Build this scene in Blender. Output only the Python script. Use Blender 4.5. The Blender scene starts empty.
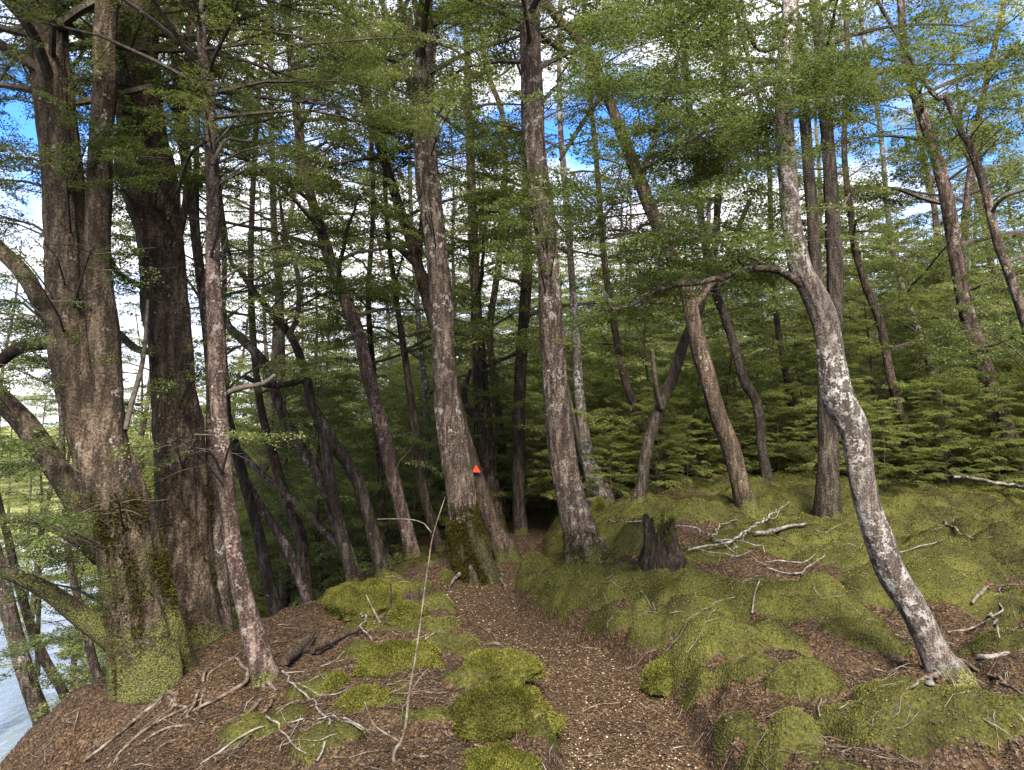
import bpy, math, random
import numpy as np
from mathutils import Vector

# ------------------------------------------------------------------ camera, sky, sun, exposure
SC = bpy.context.scene
COL = SC.collection
F = 745.0; PITCH = math.radians(3.45); CAM = np.array([0.0, 0.0, 1.6])
cd = bpy.data.cameras.new('camera'); cam = bpy.data.objects.new('camera', cd); COL.objects.link(cam)
cd.sensor_width = 36.0; cd.lens = 36.0 * F / 1024.0; cd.clip_start = 0.05; cd.clip_end = 3000
cam.location = CAM; cam.rotation_euler = (math.pi / 2 + PITCH, 0, 0)
SC.camera = cam

SUN_EL, SUN_AZ = math.radians(46), math.radians(176)      # azimuth clockwise from +Y
W = bpy.data.worlds.new('World'); SC.world = W; W.use_nodes = True
nt = W.node_tree; nt.nodes.clear()
def N(nt, t, **kw):
    n = nt.nodes.new(t)
    for k, v in kw.items(): setattr(n, k, v)
    return n
out = N(nt, 'ShaderNodeOutputWorld'); bg = N(nt, 'ShaderNodeBackground')
sky = N(nt, 'ShaderNodeTexSky'); sky.sky_type = 'NISHITA'; sky.sun_disc = False
sky.sun_elevation = SUN_EL; sky.sun_rotation = SUN_AZ; sky.air_density = 1.0; sky.dust_density = 0.3; sky.ozone_density = 3.0
tc = N(nt, 'ShaderNodeTexCoord'); mp = N(nt, 'ShaderNodeMapping'); mp.inputs['Scale'].default_value = (1, 1, 2.2)
mp.inputs['Location'].default_value = (3.1, 0.4, 0.2)
no = N(nt, 'ShaderNodeTexNoise'); no.inputs['Scale'].default_value = 2.6; no.inputs['Detail'].default_value = 7; no.inputs['Roughness'].default_value = .6
cr = N(nt, 'ShaderNodeValToRGB'); cr.color_ramp.elements[0].position = .42; cr.color_ramp.elements[1].position = .55
tint = N(nt, 'ShaderNodeMix', data_type='RGBA', blend_type='MULTIPLY'); tint.inputs[0].default_value = 1
tint.inputs[7].default_value = (0.24, 0.46, 0.80, 1)
mx = N(nt, 'ShaderNodeMix', data_type='RGBA'); mx.inputs[7].default_value = (2.9, 2.88, 3.0, 1)
L = nt.links
L.new(tc.outputs['Generated'], mp.inputs[0]); L.new(mp.outputs[0], no.inputs['Vector']); L.new(no.outputs['Fac'], cr.inputs[0])
L.new(sky.outputs[0], tint.inputs[6]); L.new(tint.outputs[2], mx.inputs[6]); sz = N(nt, 'ShaderNodeSeparateXYZ'); hz_ = N(nt, 'ShaderNodeMapRange'); hz_.inputs[1].default_value = .12; hz_.inputs[2].default_value = .30; hz_.inputs[3].default_value = .92; hz_.inputs[4].default_value = 0
mxm = N(nt, 'ShaderNodeMath', operation='MAXIMUM'); L.new(tc.outputs['Generated'], sz.inputs[0]); L.new(sz.outputs[2], hz_.inputs[0]); L.new(cr.outputs[0], mxm.inputs[0]); L.new(hz_.outputs[0], mxm.inputs[1]); L.new(mxm.outputs[0], mx.inputs[0])
L.new(mx.outputs[2], bg.inputs[0]); bg.inputs[1].default_value = 0.15; L.new(bg.outputs[0], out.inputs[0])

sd = bpy.data.lights.new('sun', 'SUN'); sd.energy = 4.6; sd.angle = math.radians(26); sd.color = (1, .93, .82)
sun = bpy.data.objects.new('sun', sd); COL.objects.link(sun)
sdir = Vector((math.sin(SUN_AZ) * math.cos(SUN_EL), math.cos(SUN_AZ) * math.cos(SUN_EL), math.sin(SUN_EL)))
sun.rotation_euler = sdir.to_track_quat('Z', 'Y').to_euler()

vs = SC.view_settings; vs.view_transform = 'Standard'; vs.look = 'None'; vs.gamma = 1; vs.use_curve_mapping = False
vs.exposure = 2.1
SC.render.engine = 'CYCLES'; cy = SC.cycles
cy.max_bounces = 8; cy.diffuse_bounces = 6; cy.glossy_bounces = 2; cy.transmission_bounces = 4; cy.transparent_max_bounces = 4
cy.caustics_reflective = False; cy.caustics_refractive = False; cy.sample_clamp_indirect = 3
cy.use_denoising = True

rng = np.random.default_rng(7); random.seed(7)

# ------------------------------------------------------------------ noise
def _h(ix, iy, iz, s):
    n = (ix * 374761393 + iy * 668265263 + iz * 2147483647 + s * 144665) & 0xffffffff
    n = ((n ^ (n >> 13)) * 1274126177) & 0xffffffff
    n = ((n ^ (n >> 16)) * 2246822519) & 0xffffffff
    return ((n ^ (n >> 15)) & 0xffffff) / float(0xffffff)
def vn(x, y, z=0.0, s=0):
    x, y, z = np.broadcast_arrays(np.asarray(x, float), np.asarray(y, float), np.asarray(z, float))
    ix, iy, iz = (np.floor(a).astype(np.int64) for a in (x, y, z))
    fx, fy, fz = x - ix, y - iy, z - iz
    fx, fy, fz = (a * a * (3 - 2 * a) for a in (fx, fy, fz)); r = 0
    for a in (0, 1):
        for b in (0, 1):
            for c in (0, 1):
                r = r + _h(ix + a, iy + b, iz + c, s) * (fx if a else 1 - fx) * (fy if b else 1 - fy) * (fz if c else 1 - fz)
    return r * 2 - 1
def fbm(x, y, z=0.0, s=0, o=4, g=.5):
    r = 0; a = 1; t = 0
    for i in range(o):
        r = r + a * vn(x * 2**i, y * 2**i, np.asarray(z) * 2**i, s + i); t += a; a *= g
    return r / t
def sm(a, b, x):
    t = np.clip((x - a) / (b - a), 0, 1); return t * t * (3 - 2 * t)
def worley(x, y, c, s):
    gx, gy = np.floor(x / c).astype(np.int64), np.floor(y / c).astype(np.int64); m = np.full(x.shape, 9.0); v = np.zeros(x.shape)
    for a in (-1, 0, 1):
        for b in (-1, 0, 1):
            jx = (gx + a + .1 + .8 * _h(gx + a, gy + b, 0 * gx, s)) * c; jy = (gy + b + .1 + .8 * _h(gx + a, gy + b, 0 * gx, s + 9)) * c
            d = np.hypot(x - jx, y - jy) / c; k = d < m; v = np.where(k, _h(gx + a, gy + b, 0 * gx, s + 5), v); m = np.where(k, d, m)
    return m, v

# ------------------------------------------------------------------ terrain
WATER = -5.0
def pathx(y): return np.interp(y, [-4, 0, 2, 3.5, 4.1, 4.8, 5.4, 5.8, 6.3, 6.8, 7.4, 8.2, 9.2, 9.9, 12, 16, 24], [-.1, .15, .45, .59, .58, .50, .32, .14, -.10, -.31, -.32, -.04, .02, .03, .25, .3, 1.5])
def edgex(y): return np.interp(y, [-20, 0, 3, 4, 5, 6, 7, 8, 10, 14, 20, 30, 45, 80], [-3.5, -2, -1.95, -2.15, -2.5, -2.75, -2.35, -1.95, -1.75, -1.9, -3, -6, -14, -40])
BUMPS = []   # x, y, radius, height
def base_parts(x, y):
    x = np.asarray(x, float); y = np.asarray(y, float)
    x, y = np.broadcast_arrays(np.atleast_1d(x), np.atleast_1d(y)); s = (x - pathx(y) + .05 * vn(x * 3, y * 3, 0, 31)) * 1.15
    right = sm(.36, .50, s) * .12 + sm(.4, 2.2, s) * .12 + sm(.3, 2.5, s) * .075 * np.clip(y - 4, 0, 7)
    left = sm(.38, .55, -s) * .11 * sm(12, 7, y) - .14 * np.clip(-x - .6, 0, 2) * sm(1, 3, y)
    z = right + left + .012 * np.clip(y - 12, 0, 60) + .20 * np.clip(y - 25, 0, 34) * sm(-.20, .04, x / np.maximum(y, 1.0))
    return x, y, s, z
def humm(x, y, s):
    m1, v1 = worley(x + .15 * vn(x * 4, y * 4, 0, 3), y + .15 * vn(x * 4, y * 4, 0, 4), .85, 11)
    m2, v2 = worley(x + .06 * vn(x * 9, y * 9, 0, 5), y + .06 * vn(x * 9, y * 9, 0, 6), .34, 12)
    d1 = np.clip(1 - (m1 / .60)**2, 0, 1)**.65 * (.35 + .65 * v1); d2 = np.clip(1 - (m2 / .56)**2, 0, 1)**.65 * (.25 + .75 * v2)
    amp = sm(.42, .7, s) * .24 + sm(.45, .75, -s) * .12
    amp2 = sm(.40, .55, s) * .105 + sm(.4, .55, -s) * .07
    return d1 * amp * .8 + d2 * amp2 * .8, d1, d2
def terrain(x, y, parts=False):
    x, y, s, z = base_parts(x, y)
    h, d1, d2 = humm(x, y, s)
    near = sm(60, 20, np.hypot(x, y))
    bz = 0
    if len(BUMPS): bz = bumpfield(x, y) * sm(.37, .5, np.abs(s))
    z = z + h * near + bz
    z = z + .22 * fbm(x * .3, y * .3, 0, 51, 2) * sm(.5, 4, np.abs(s)) + .02 * fbm(x * 5, y * 5, 0, 40, 3) * near + .008 * vn(x * 22, y * 22, 0, 41) * near
    e = edgex(y) + .35 * vn(x * .4, y * .7, 0, 61) + .12 * vn(x * 2, y * 2, 0, 62)
    q = (e - x) / .28; sp = .28 * np.where(q > 30, q, np.log1p(np.exp(np.clip(q, -40, 30))))
    z = z - .82 * sp
    bed = WATER - .6
    far = sm(33, 42, y + .15 * x + 3 * vn(x * .08, y * .08, 0, 70)) * 1.5 + sm(90, 320, y) * 7 + .5 * fbm(x * .03, y * .03, 0, 71) * sm(40, 80, y)
    far2 = sm(-60, -75, x + 6 * vn(x * .05, y * .05, 0, 73)) * 3
    low = bed + np.maximum(far, far2)
    k = .5; hh = np.clip(.5 + .5 * (z - low) / k, 0, 1)
    z = low + (z - low) * hh + k * hh * (1 - hh) * .5
    if parts: return z, s, d1, d2, e - x, hh
    return z
CP, SP = math.cos(PITCH), math.sin(PITCH)
def ray(px, py):
    a = (px - 512) / F; b = (385 - py) / F
    d = np.array([a, CP - b * SP, SP + b * CP]); return d / d[1]
def at(px, py, Y): return CAM + ray(px, py) * Y
def hit(px, py, lift=0.0, ymin=1.8):
    d = ray(px, py); t = ymin * 1.004 ** np.arange(1100); P = CAM[None] + d[None] * t[:, None]
    g = terrain(P[:, 0], P[:, 1]) + lift; b = np.nonzero(P[:, 2] < g)[0]
    return P[b[0]] if len(b) else P[-1]
def project(P):
    d = P - CAM; f = d[:, 1] * CP + d[:, 2] * SP; u = -d[:, 1] * SP + d[:, 2] * CP
    f = np.maximum(f, .01); return 512 + F * d[:, 0] / f, 385 - F * u / f
# hummocks seen in the photo: pixel position, radius, height
_b = [(538,572,46,26),(556,606,56,30),(528,622,46,22),(590,606,50,20),(604,650,52,30),(628,632,50,24),(612,604,44,16),(652,606,60,18),(692,592,84,20),(655,648,40,20),(704,628,64,18),
      (730,655,84,30),(752,678,60,24),(785,648,70,20),(692,668,40,18),(836,618,110,20),(800,604,80,14),(884,606,80,14),(860,566,100,18),(780,560,110,16),(905,588,90,14),(965,596,110,18),
      (835,536,130,16),(925,534,150,26),(1000,545,120,18),(965,568,110,14),(1010,650,70,16),(985,622,90,14),(880,648,80,14),(815,705,60,26),(945,770,150,44),(1010,730,110,26),(870,735,80,22),
      (765,596,90,14),(722,606,60,14),(575,585,60,18),(715,560,80,16),(665,575,60,14),(640,560,60,18),(600,560,50,14),(900,690,60,16),(655,700,46,20),(690,725,50,22),(735,745,60,26),(790,760,80,30),
      (470,690,50,18),(440,650,50,16),(468,650,40,14),(440,610,60,14),(400,592,70,12),(430,740,60,20),(350,660,60,12),(300,700,60,12),(250,740,70,14),(545,745,50,30),(330,745,70,14),(460,790,90,30),
      (430,630,50,12),(455,590,40,10),(495,590,30,8),(700,515,120,14),(780,510,120,14),(860,508,120,14),(640,520,80,14),(980,520,140,16),(560,545,50,12)]
_n = []
for p, q, w_, h_ in _b:
    g_ = hit(p, q); Yb = g_[1]; rx_ = w_ * Yb / F / 2 * 1.1; ry_ = max(rx_ * .8, .15); _n.append((g_[0], Yb + ry_ * .75, rx_, ry_, h_ * Yb / F * .82))
BUMPS.extend(_n)
def bumpfield(x, y, h=True):
    wx = x + .07 * vn(x * 4.3, y * 4.3, 0, 33) + .03 * vn(x * 12, y * 12, 0, 35); wy = y + .07 * vn(x * 4.3, y * 4.3, 0, 34) + .03 * vn(x * 12, y * 12, 0, 36); bz = np.zeros(np.shape(x))
    for bx, by, rx, ry, bh in BUMPS:
        m_ = (np.abs(x - bx) < rx * 1.3 + .1) & (np.abs(y - by) < ry * 1.3 + .1)
        if not m_.any(): continue
        c = np.clip(1 - ((wx[m_] - bx) / rx)**2 - ((wy[m_] - by) / ry)**2, 0, 1); bz[m_] = np.maximum(bz[m_], bh * c**.6 if h else c)
    return bz

def mossmask(x, y, s, d1, d2, ex):
    n = fbm(x * 1.5, y * 1.5, 0, 81, 4)
    right = sm(.35, .6, s); left = sm(.4, .6, -s)
    dist = np.hypot(x, y)
    bias = right * (.06 + .42 * sm(4.3, 6.6, dist) + .25 * sm(2.6, 5, x) * sm(3.8, 5.2, dist) + .12 * sm(2.2, 3.2, x)) + left * (-.04 + .18 * sm(4, 8, dist)) + .32 * right * sm(1.2, .5, s) * sm(4.6, 5.2, dist)
    m = n * .8 + bias + .80 * d1 + .62 * d2 - .66
    b = bumpfield(x, y, False) if len(BUMPS) else 0
    m = m + np.where(b > 0, .34 + .5 * b, -.50 * sm(9.5, 7, dist))
    m = m - .5 * right * sm(.9, 1.3, s) * sm(4.6, 3.8, dist) * sm(2.4, 1.9, x)
    m = m * sm(.36, .46, np.abs(s)) - 1.5 * sm(.3, 1.6, ex) - .6 * sm(.47, .36, np.abs(s))
    return np.clip(.5 + m * 2.2, 0, 1)

# ------------------------------------------------------------------ mesh helpers
class MB:
    def __init__(s): s.v = []; s.f = []; s.m = []; s.a = []; s.n = 0
    def add(s, v, f, mat=0, att=None):
        v = np.asarray(v, np.float32).reshape(-1, 3); f = np.asarray(f, np.int32)
        s.v.append(v); s.f.append(f + s.n); s.n += len(v)
        s.m.append(np.full(len(f), mat, np.int32)); s.a.append(np.zeros(len(f), np.float32) if att is None else np.asarray(att, np.float32))
    def build(s, name, mats, parent=None, origin=None, smooth=True, data_only=False):
        me = bpy.data.meshes.new(name)
        if s.n:
            v = np.concatenate(s.v)
            if origin is not None: v = v - np.asarray(origin, np.float32)[None]
            loops = np.concatenate([f.ravel() for f in s.f]); tot = np.concatenate([np.full(len(f), f.shape[1], np.int32) for f in s.f])
            st = np.concatenate([[0], np.cumsum(tot)[:-1]]).astype(np.int32)
            me.vertices.add(len(v)); me.vertices.foreach_set('co', v.ravel()); me.loops.add(len(loops)); me.loops.foreach_set('vertex_index', loops.astype(np.int32))
            me.polygons.add(len(tot)); me.polygons.foreach_set('loop_start', st); me.polygons.foreach_set('loop_total', tot)
            for m in mats: me.materials.append(m)
            me.polygons.foreach_set('material_index', np.concatenate(s.m))
            at_ = me.attributes.new('tint', 'FLOAT', 'FACE'); at_.data.foreach_set('value', np.concatenate(s.a))
            me.update(calc_edges=True)
            me.polygons.foreach_set('use_smooth', np.full(len(tot), smooth, bool))
        if data_only: return me
        o = bpy.data.objects.new(name, me); COL.objects.link(o)
        if parent: o.parent = parent
        elif origin is not None: o.location = origin
        return o
def empty(name, loc):
    o = bpy.data.objects.new(name, None); COL.objects.link(o); o.location = loc; o.empty_display_size = .2; return o
def tag(o, label=None, cat=None, group=None, kind=None):
    if label: o['label'] = label
    if cat: o['category'] = cat
    if group: o['group'] = group
    if kind: o['kind'] = kind
    return o
def spline(P, R, step):
    P = np.asarray(P, float); R = np.asarray(R, float); n = len(P)
    Q = np.vstack([2 * P[0] - P[1], P, 2 * P[-1] - P[-2]]); op = []; orr = []
    for i in range(n - 1):
        a, b, c, d = Q[i], Q[i + 1], Q[i + 2], Q[i + 3]; m = max(1, int(np.ceil(np.linalg.norm(c - b) / step)))
        t = (np.arange(m) / m)[:, None]
        op.append(.5 * (2 * b + (c - a) * t + (2 * a - 5 * b + 4 * c - d) * t**2 + (-a + 3 * b - 3 * c + d) * t**3)); orr.append(R[i] + (R[i + 1] - R[i]) * t[:, 0])
    op.append(P[-1:]); orr.append(R[-1:]); return np.vstack(op), np.concatenate(orr)
def tube(mb, P, R, ns=6, mat=0, disp=None, cap=True):
    P = np.asarray(P, float); n = len(P); R = np.broadcast_to(R, (n,)).astype(float)
    T = np.gradient(P, axis=0); T /= np.linalg.norm(T, axis=1)[:, None] + 1e-9
    u = np.cross(T[0], [0.31, .95, .02]); u /= np.linalg.norm(u) + 1e-9; U = np.empty_like(P)
    for i in range(n):
        u = u - T[i] * np.dot(u, T[i]); u /= np.linalg.norm(u) + 1e-9; U[i] = u
    V = np.cross(T, U); th = np.arange(ns) * 2 * math.pi / ns
    rr = np.repeat(R[:, None], ns, 1)
    if disp is not None: rr = rr * disp(P, R, th, U, V)
    C = P[:, None] + rr[..., None] * (np.cos(th)[None, :, None] * U[:, None] + np.sin(th)[None, :, None] * V[:, None])
    i = np.arange(n - 1)[:, None] * ns; j = np.arange(ns)[None]; k = (j + 1) % ns
    f = np.stack([i + j, i + k, i + ns + k, i + ns + j], -1).reshape(-1, 4)
    mb.add(C.reshape(-1, 3), f, mat)
    if cap:
        mb.add(np.vstack([C[0], P[:1] - T[:1] * R[0] * .3]), [[(a + 1) % ns, a, ns] for a in range(ns)], mat)
        mb.add(np.vstack([C[-1], P[-1:] + T[-1] * R[-1] * .4]), [[a, (a + 1) % ns, ns] for a in range(ns)], mat)

# ------------------------------------------------------------------ materials
def mat(name, rough=.9):
    m = bpy.data.materials.new(name); m.use_nodes = True; t = m.node_tree; t.nodes.clear()
    o = N(t, 'ShaderNodeOutputMaterial'); return m, t, o
def noise(t, vec, sc, det=4, ro=.55):
    n = N(t, 'ShaderNodeTexNoise'); n.inputs['Scale'].default_value = sc; n.inputs['Detail'].default_value = det; n.inputs['Roughness'].default_value = ro
    if vec is not None: t.links.new(vec, n.inputs['Vector'])
    return n.outputs['Fac']
def ramp(t, fac, stops):
    r = N(t, 'ShaderNodeValToRGB'); e = r.color_ramp.elements
    while len(e) < len(stops): e.new(.5)
    for i, (p, c) in enumerate(stops): e[i].position = p; e[i].color = (*c, 1) if len(c) == 3 else c
    t.links.new(fac, r.inputs[0]); return r.outputs[0]
def mixc(t, fac, a, b):
    n = N(t, 'ShaderNodeMix', data_type='RGBA')
    for s, v in ((0, fac), (6, a), (7, b)):
        if hasattr(v, 'is_linked') or hasattr(v, 'links'): t.links.new(v, n.inputs[s])
        else: n.inputs[s].default_value = v if s == 0 else (*v, 1)
    return n.outputs[2]
def math_(t, op, a, b=0.0, clamp=False):
    n = N(t, 'ShaderNodeMath', operation=op); n.use_clamp = clamp
    for i, v in enumerate((a, b)):
        if hasattr(v, 'links'): t.links.new(v, n.inputs[i])
        else: n.inputs[i].default_value = v
    return n.outputs[0]
def mapr(t, v, a, b):
    n = N(t, 'ShaderNodeMapRange'); t.links.new(v, n.inputs[0]); n.inputs[1].default_value = a; n.inputs[2].default_value = b; return n.outputs[0]
def coords(t, scale=(1, 1, 1), kind='Object'):
    c = N(t, 'ShaderNodeTexCoord'); m = N(t, 'ShaderNodeMapping'); m.inputs['Scale'].default_value = scale
    t.links.new(c.outputs[kind], m.inputs[0]); return m.outputs[0]
def finish(t, o, col, bump=None, bstr=.5, bdist=.01, rough=.9, spec=.25):
    p = N(t, 'ShaderNodeBsdfPrincipled'); p.inputs['Roughness'].default_value = rough; p.inputs['Specular IOR Level'].default_value = spec
    t.links.new(col, p.inputs['Base Color'])
    if bump is not None:
        b = N(t, 'ShaderNodeBump'); b.inputs['Strength'].default_value = bstr; b.inputs['Distance'].default_value = bdist
        t.links.new(bump, b.inputs['Height']); t.links.new(b.outputs[0], p.inputs['Normal'])
    t.links.new(p.outputs[0], o.inputs[0])

def bark(name, dark, light, lichen=.3, moss=.2, mossh=.6, sc=1.0, lic=(.32, .29, .245)):
    dark = tuple(x * .60 for x in dark); light = tuple(x * .70 for x in light); lic = tuple(x * .82 for x in lic)
    m, t, o = mat(name); c = coords(t); cs = coords(t, (1, 1, .22))
    fur = noise(t, cs, 22 * sc, 6, .65); mid = noise(t, c, 12 * sc, 5, .65); fine = noise(t, c, 60 * sc, 4, .6)
    a = math_(t, 'ADD', math_(t, 'MULTIPLY', fur, .6), math_(t, 'MULTIPLY', fine, .4))
    col = ramp(t, a, [(.36, tuple(x * .35 for x in dark)), (.48, dark), (.60, light), (.70, tuple(min(1, x * 1.35) for x in light))])
    patch = noise(t, c, 1.6 * sc, 3, .5)
    col = mixc(t, mapr(t, patch, .42, .62), col, mixc(t, .55, col, tuple(x * .45 for x in dark)))
    lm = math_(t, 'ADD', math_(t, 'MULTIPLY', mid, .75), math_(t, 'MULTIPLY', fine, .25))
    lm = mapr(t, lm, .655 - .19 * lichen, .69 - .18 * lichen)
    lcol = mixc(t, mapr(t, noise(t, c, 14, 3), .4, .6), lic, tuple(x * .62 for x in lic))
    zone = mapr(t, noise(t, coords(t, (.6, .6, 1)), 1.3, 3, .55), .40, .56)
    col = mixc(t, math_(t, 'MULTIPLY', math_(t, 'MULTIPLY', lm, .88), zone), col, lcol)
    # green-gold moss: low on the trunk and in patches
    sx = N(t, 'ShaderNodeSeparateXYZ'); tcc = N(t, 'ShaderNodeTexCoord'); t.links.new(tcc.outputs['Object'], sx.inputs[0])
    hgt = N(t, 'ShaderNodeMapRange'); t.links.new(sx.outputs[2], hgt.inputs[0])
    hgt.inputs[1].default_value = 0; hgt.inputs[2].default_value = mossh; hgt.inputs[3].default_value = .22; hgt.inputs[4].default_value = 0
    mm = math_(t, 'ADD', math_(t, 'ADD', math_(t, 'MULTIPLY', noise(t, c, 2.7, 5, .65), .7), math_(t, 'MULTIPLY', fine, .3)), hgt.outputs[0])
    mm = mapr(t, mm, .72 - .28 * moss, .78 - .26 * moss)
    mcol = ramp(t, noise(t, c, 90, 3), [(.35, (.020, .022, .007)), (.5, (.075, .075, .020)), (.68, (.15, .145, .045))])
    col = mixc(t, math_(t, 'MULTIPLY', mm, .9), col, mcol)
    bump = math_(t, 'ADD', math_(t, 'ADD', fur, math_(t, 'MULTIPLY', fine, .5)), math_(t, 'MULTIPLY', math_(t, 'MULTIPLY', mm, noise(t, c, 110, 2)), .8))
    finish(t, o, col, bump, 1.0, .034 / sc, .92, .15); return m
BK = {
    'brown': bark('bark_brown', (.062, .042, .027), (.19, .14, .10), .35, .25, .7),
    'grey': bark('bark_grey', (.065, .045, .032), (.21, .165, .13), .6, .10, .4),
    'mossy': bark('bark_mossy', (.060, .042, .027), (.185, .14, .095), .30, .45, 1.5),
    'dark': bark('bark_dark', (.034, .025, .018), (.11, .088, .066), .15, .25, .5),
    'pale': bark('bark_pale', (.105, .080, .064), (.27, .225, .19), .78, .10, .5, sc=1.5, lic=(.42, .405, .37)),
    'red': bark('bark_reddish', (.070, .044, .034), (.23, .165, .135), .6, .15, .4),
}
def leafmat(name, c0, c1, c2, trans=.38):
    c0, c1, c2 = [(a_[0] * 1.0, a_[1] * .97, a_[2] * 1.08) for a_ in (c0, c1, c2)]
    m, t, o = mat(name); a = N(t, 'ShaderNodeAttribute', attribute_name='tint')
    col = ramp(t, a.outputs['Fac'], [(.05, c0), (.5, c1), (.95, c2)])
    d = N(t, 'ShaderNodeBsdfPrincipled'); d.inputs['Roughness'].default_value = .55; d.inputs['Specular IOR Level'].default_value = .25
    tr = N(t, 'ShaderNodeBsdfTranslucent'); mx = N(t, 'ShaderNodeMixShader'); mx.inputs[0].default_value = trans
    t.links.new(col, d.inputs['Base Color']); t.links.new(mixc(t, .35, col, (.17, .22, .04)), tr.inputs[0])
    t.links.new(d.outputs[0], mx.inputs[1]); t.links.new(tr.outputs[0], mx.inputs[2]); t.links.new(mx.outputs[0], o.inputs[0]); return m
LF = {  # dark near crowns, bright farther ones: shade and sunlight put into the leaf colour
    'deep': leafmat('leaves_green_shaded', (.022, .036, .008), (.056, .080, .018), (.115, .14, .034), .40),
    'mid': leafmat('leaves_green_half_lit', (.038, .056, .013), (.105, .125, .032), (.185, .20, .055), .46),
    'light': leafmat('leaves_green_sunlit', (.062, .088, .020), (.185, .205, .048), (.28, .30, .085), .64),
}
m, t, o = mat('twig_bark'); finish(t, o, ramp(t, noise(t, coords(t), 30), [(.35, (.022, .017, .013)), (.65, (.075, .06, .045))])); TWIG = m
m, t, o = mat('dead_wood'); cs = coords(t, (1, 1, 1)); finish(t, o, ramp(t, noise(t, cs, 18, 6, .65), [(.36, (.03, .022, .016)), (.5, (.085, .067, .05)), (.66, (.17, .148, .12))]), noise(t, cs, 70, 4), .6, .004); DEAD = m
m, t, o = mat('weathered_grey_wood'); cs = coords(t, (1, 1, 1)); finish(t, o, ramp(t, noise(t, cs, 25, 6, .65), [(.36, (.035, .028, .022)), (.5, (.10, .087, .073)), (.66, (.21, .195, .175))]), noise(t, cs, 80, 4), .6, .003); GREYW = m
m, t, o = mat('rotten_wood'); cs = coords(t, (1, 1, .3)); finish(t, o, ramp(t, noise(t, cs, 38, 7, .75), [(.36, (.005, .003, .002)), (.5, (.020, .013, .008)), (.66, (.075, .052, .035))]), noise(t, cs, 45, 6, .75), 1, .03); ROT = m
m, t, o = mat('root_bark'); cs = coords(t); finish(t, o, ramp(t, noise(t, cs, 20, 6, .65), [(.36, (.022, .015, .010)), (.5, (.066, .048, .033)), (.66, (.15, .12, .092))]), noise(t, cs, 60, 4), .8, .006); ROOTM = m
MOSSC = [(.05, (.020, .012, .005)), (.28, (.042, .031, .009)), (.5, (.042, .044, .009)), (.75, (.070, .073, .014)), (.97, (.13, .125, .027))]
m, t, o = mat('moss_fronds'); a = N(t, 'ShaderNodeAttribute', attribute_name='tint'); col = ramp(t, a.outputs['Fac'], MOSSC)
d = N(t, 'ShaderNodeBsdfDiffuse'); tr = N(t, 'ShaderNodeBsdfTranslucent'); mx_ = N(t, 'ShaderNodeMixShader'); mx_.inputs[0].default_value = .3
t.links.new(col, d.inputs[0]); t.links.new(col, tr.inputs[0]); t.links.new(d.outputs[0], mx_.inputs[1]); t.links.new(tr.outputs[0], mx_.inputs[2]); t.links.new(mx_.outputs[0], o.inputs[0]); MOSSF = m
m, t, o = mat('moss_cushion_surface'); cs = coords(t); k = math_(t, 'ADD', math_(t, 'MULTIPLY', noise(t, cs, 5, 3), .6), math_(t, 'MULTIPLY', noise(t, cs, 70, 3), .4))
finish(t, o, ramp(t, k, [(.36, (.022, .018, .006)), (.5, (.042, .041, .010)), (.64, (.08, .076, .017))]), noise(t, cs, 90, 3), 1, .02, 1, .05); MOSSM = m
m, t, o = mat('leaf_litter'); a = N(t, 'ShaderNodeAttribute', attribute_name='tint')
finish(t, o, ramp(t, a.outputs['Fac'], [(.0, (.010, .006, .004)), (.35, (.030, .018, .009)), (.7, (.072, .046, .024)), (.93, (.14, .098, .055)), (1, (.26, .21, .155))]), rough=.7); LITTER = m

def ground_material():
    m, t, o = mat('forest_floor'); c = coords(t)
    a = N(t, 'ShaderNodeAttribute', attribute_name='moss'); g = N(t, 'ShaderNodeAttribute', attribute_name='grass')
    vor = N(t, 'ShaderNodeTexVoronoi'); vor.inputs['Scale'].default_value = 75; t.links.new(c, vor.inputs['Vector'])
    sp = N(t, 'ShaderNodeSeparateColor'); t.links.new(vor.outputs['Color'], sp.inputs[0])
    lit = ramp(t, sp.outputs[0], [(.0, (.006, .004, .003)), (.4, (.028, .016, .007)), (.8, (.066, .039, .017)), (1, (.10, .07, .048))])
    lit = mixc(t, mapr(t, noise(t, c, 2.2, 4), .35, .65), lit, mixc(t, .5, lit, (.03, .02, .014)))
    k = math_(t, 'ADD', math_(t, 'MULTIPLY', noise(t, c, 3, 4), .55), math_(t, 'MULTIPLY', noise(t, c, 60, 3), .45))
    mo = ramp(t, k, [(.36, (.014, .011, .005)), (.5, (.034, .034, .008)), (.63, (.064, .063, .014))])
    f = math_(t, 'ADD', a.outputs['Fac'], math_(t, 'MULTIPLY', math_(t, 'SUBTRACT', noise(t, c, 16, 5, .7), .5), .9))
    col = mixc(t, mapr(t, f, .40, .56), lit, mo)
    gr = ramp(t, noise(t, c, .4, 6), [(.35, (.10, .115, .035)), (.6, (.19, .19, .07))])
    col = mixc(t, g.outputs['Fac'], col, gr)
    gv = N(t, 'ShaderNodeAttribute', attribute_name='gravel')
    col = mixc(t, gv.outputs['Fac'], col, ramp(t, noise(t, c, 3, 6), [(.35, (.16, .155, .15)), (.65, (.36, .35, .33))]))
    bump = math_(t, 'ADD', vor.outputs['Distance'], noise(t, c, 90, 3)); finish(t, o, col, bump, .8, .012, .95, .1); return m

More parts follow.
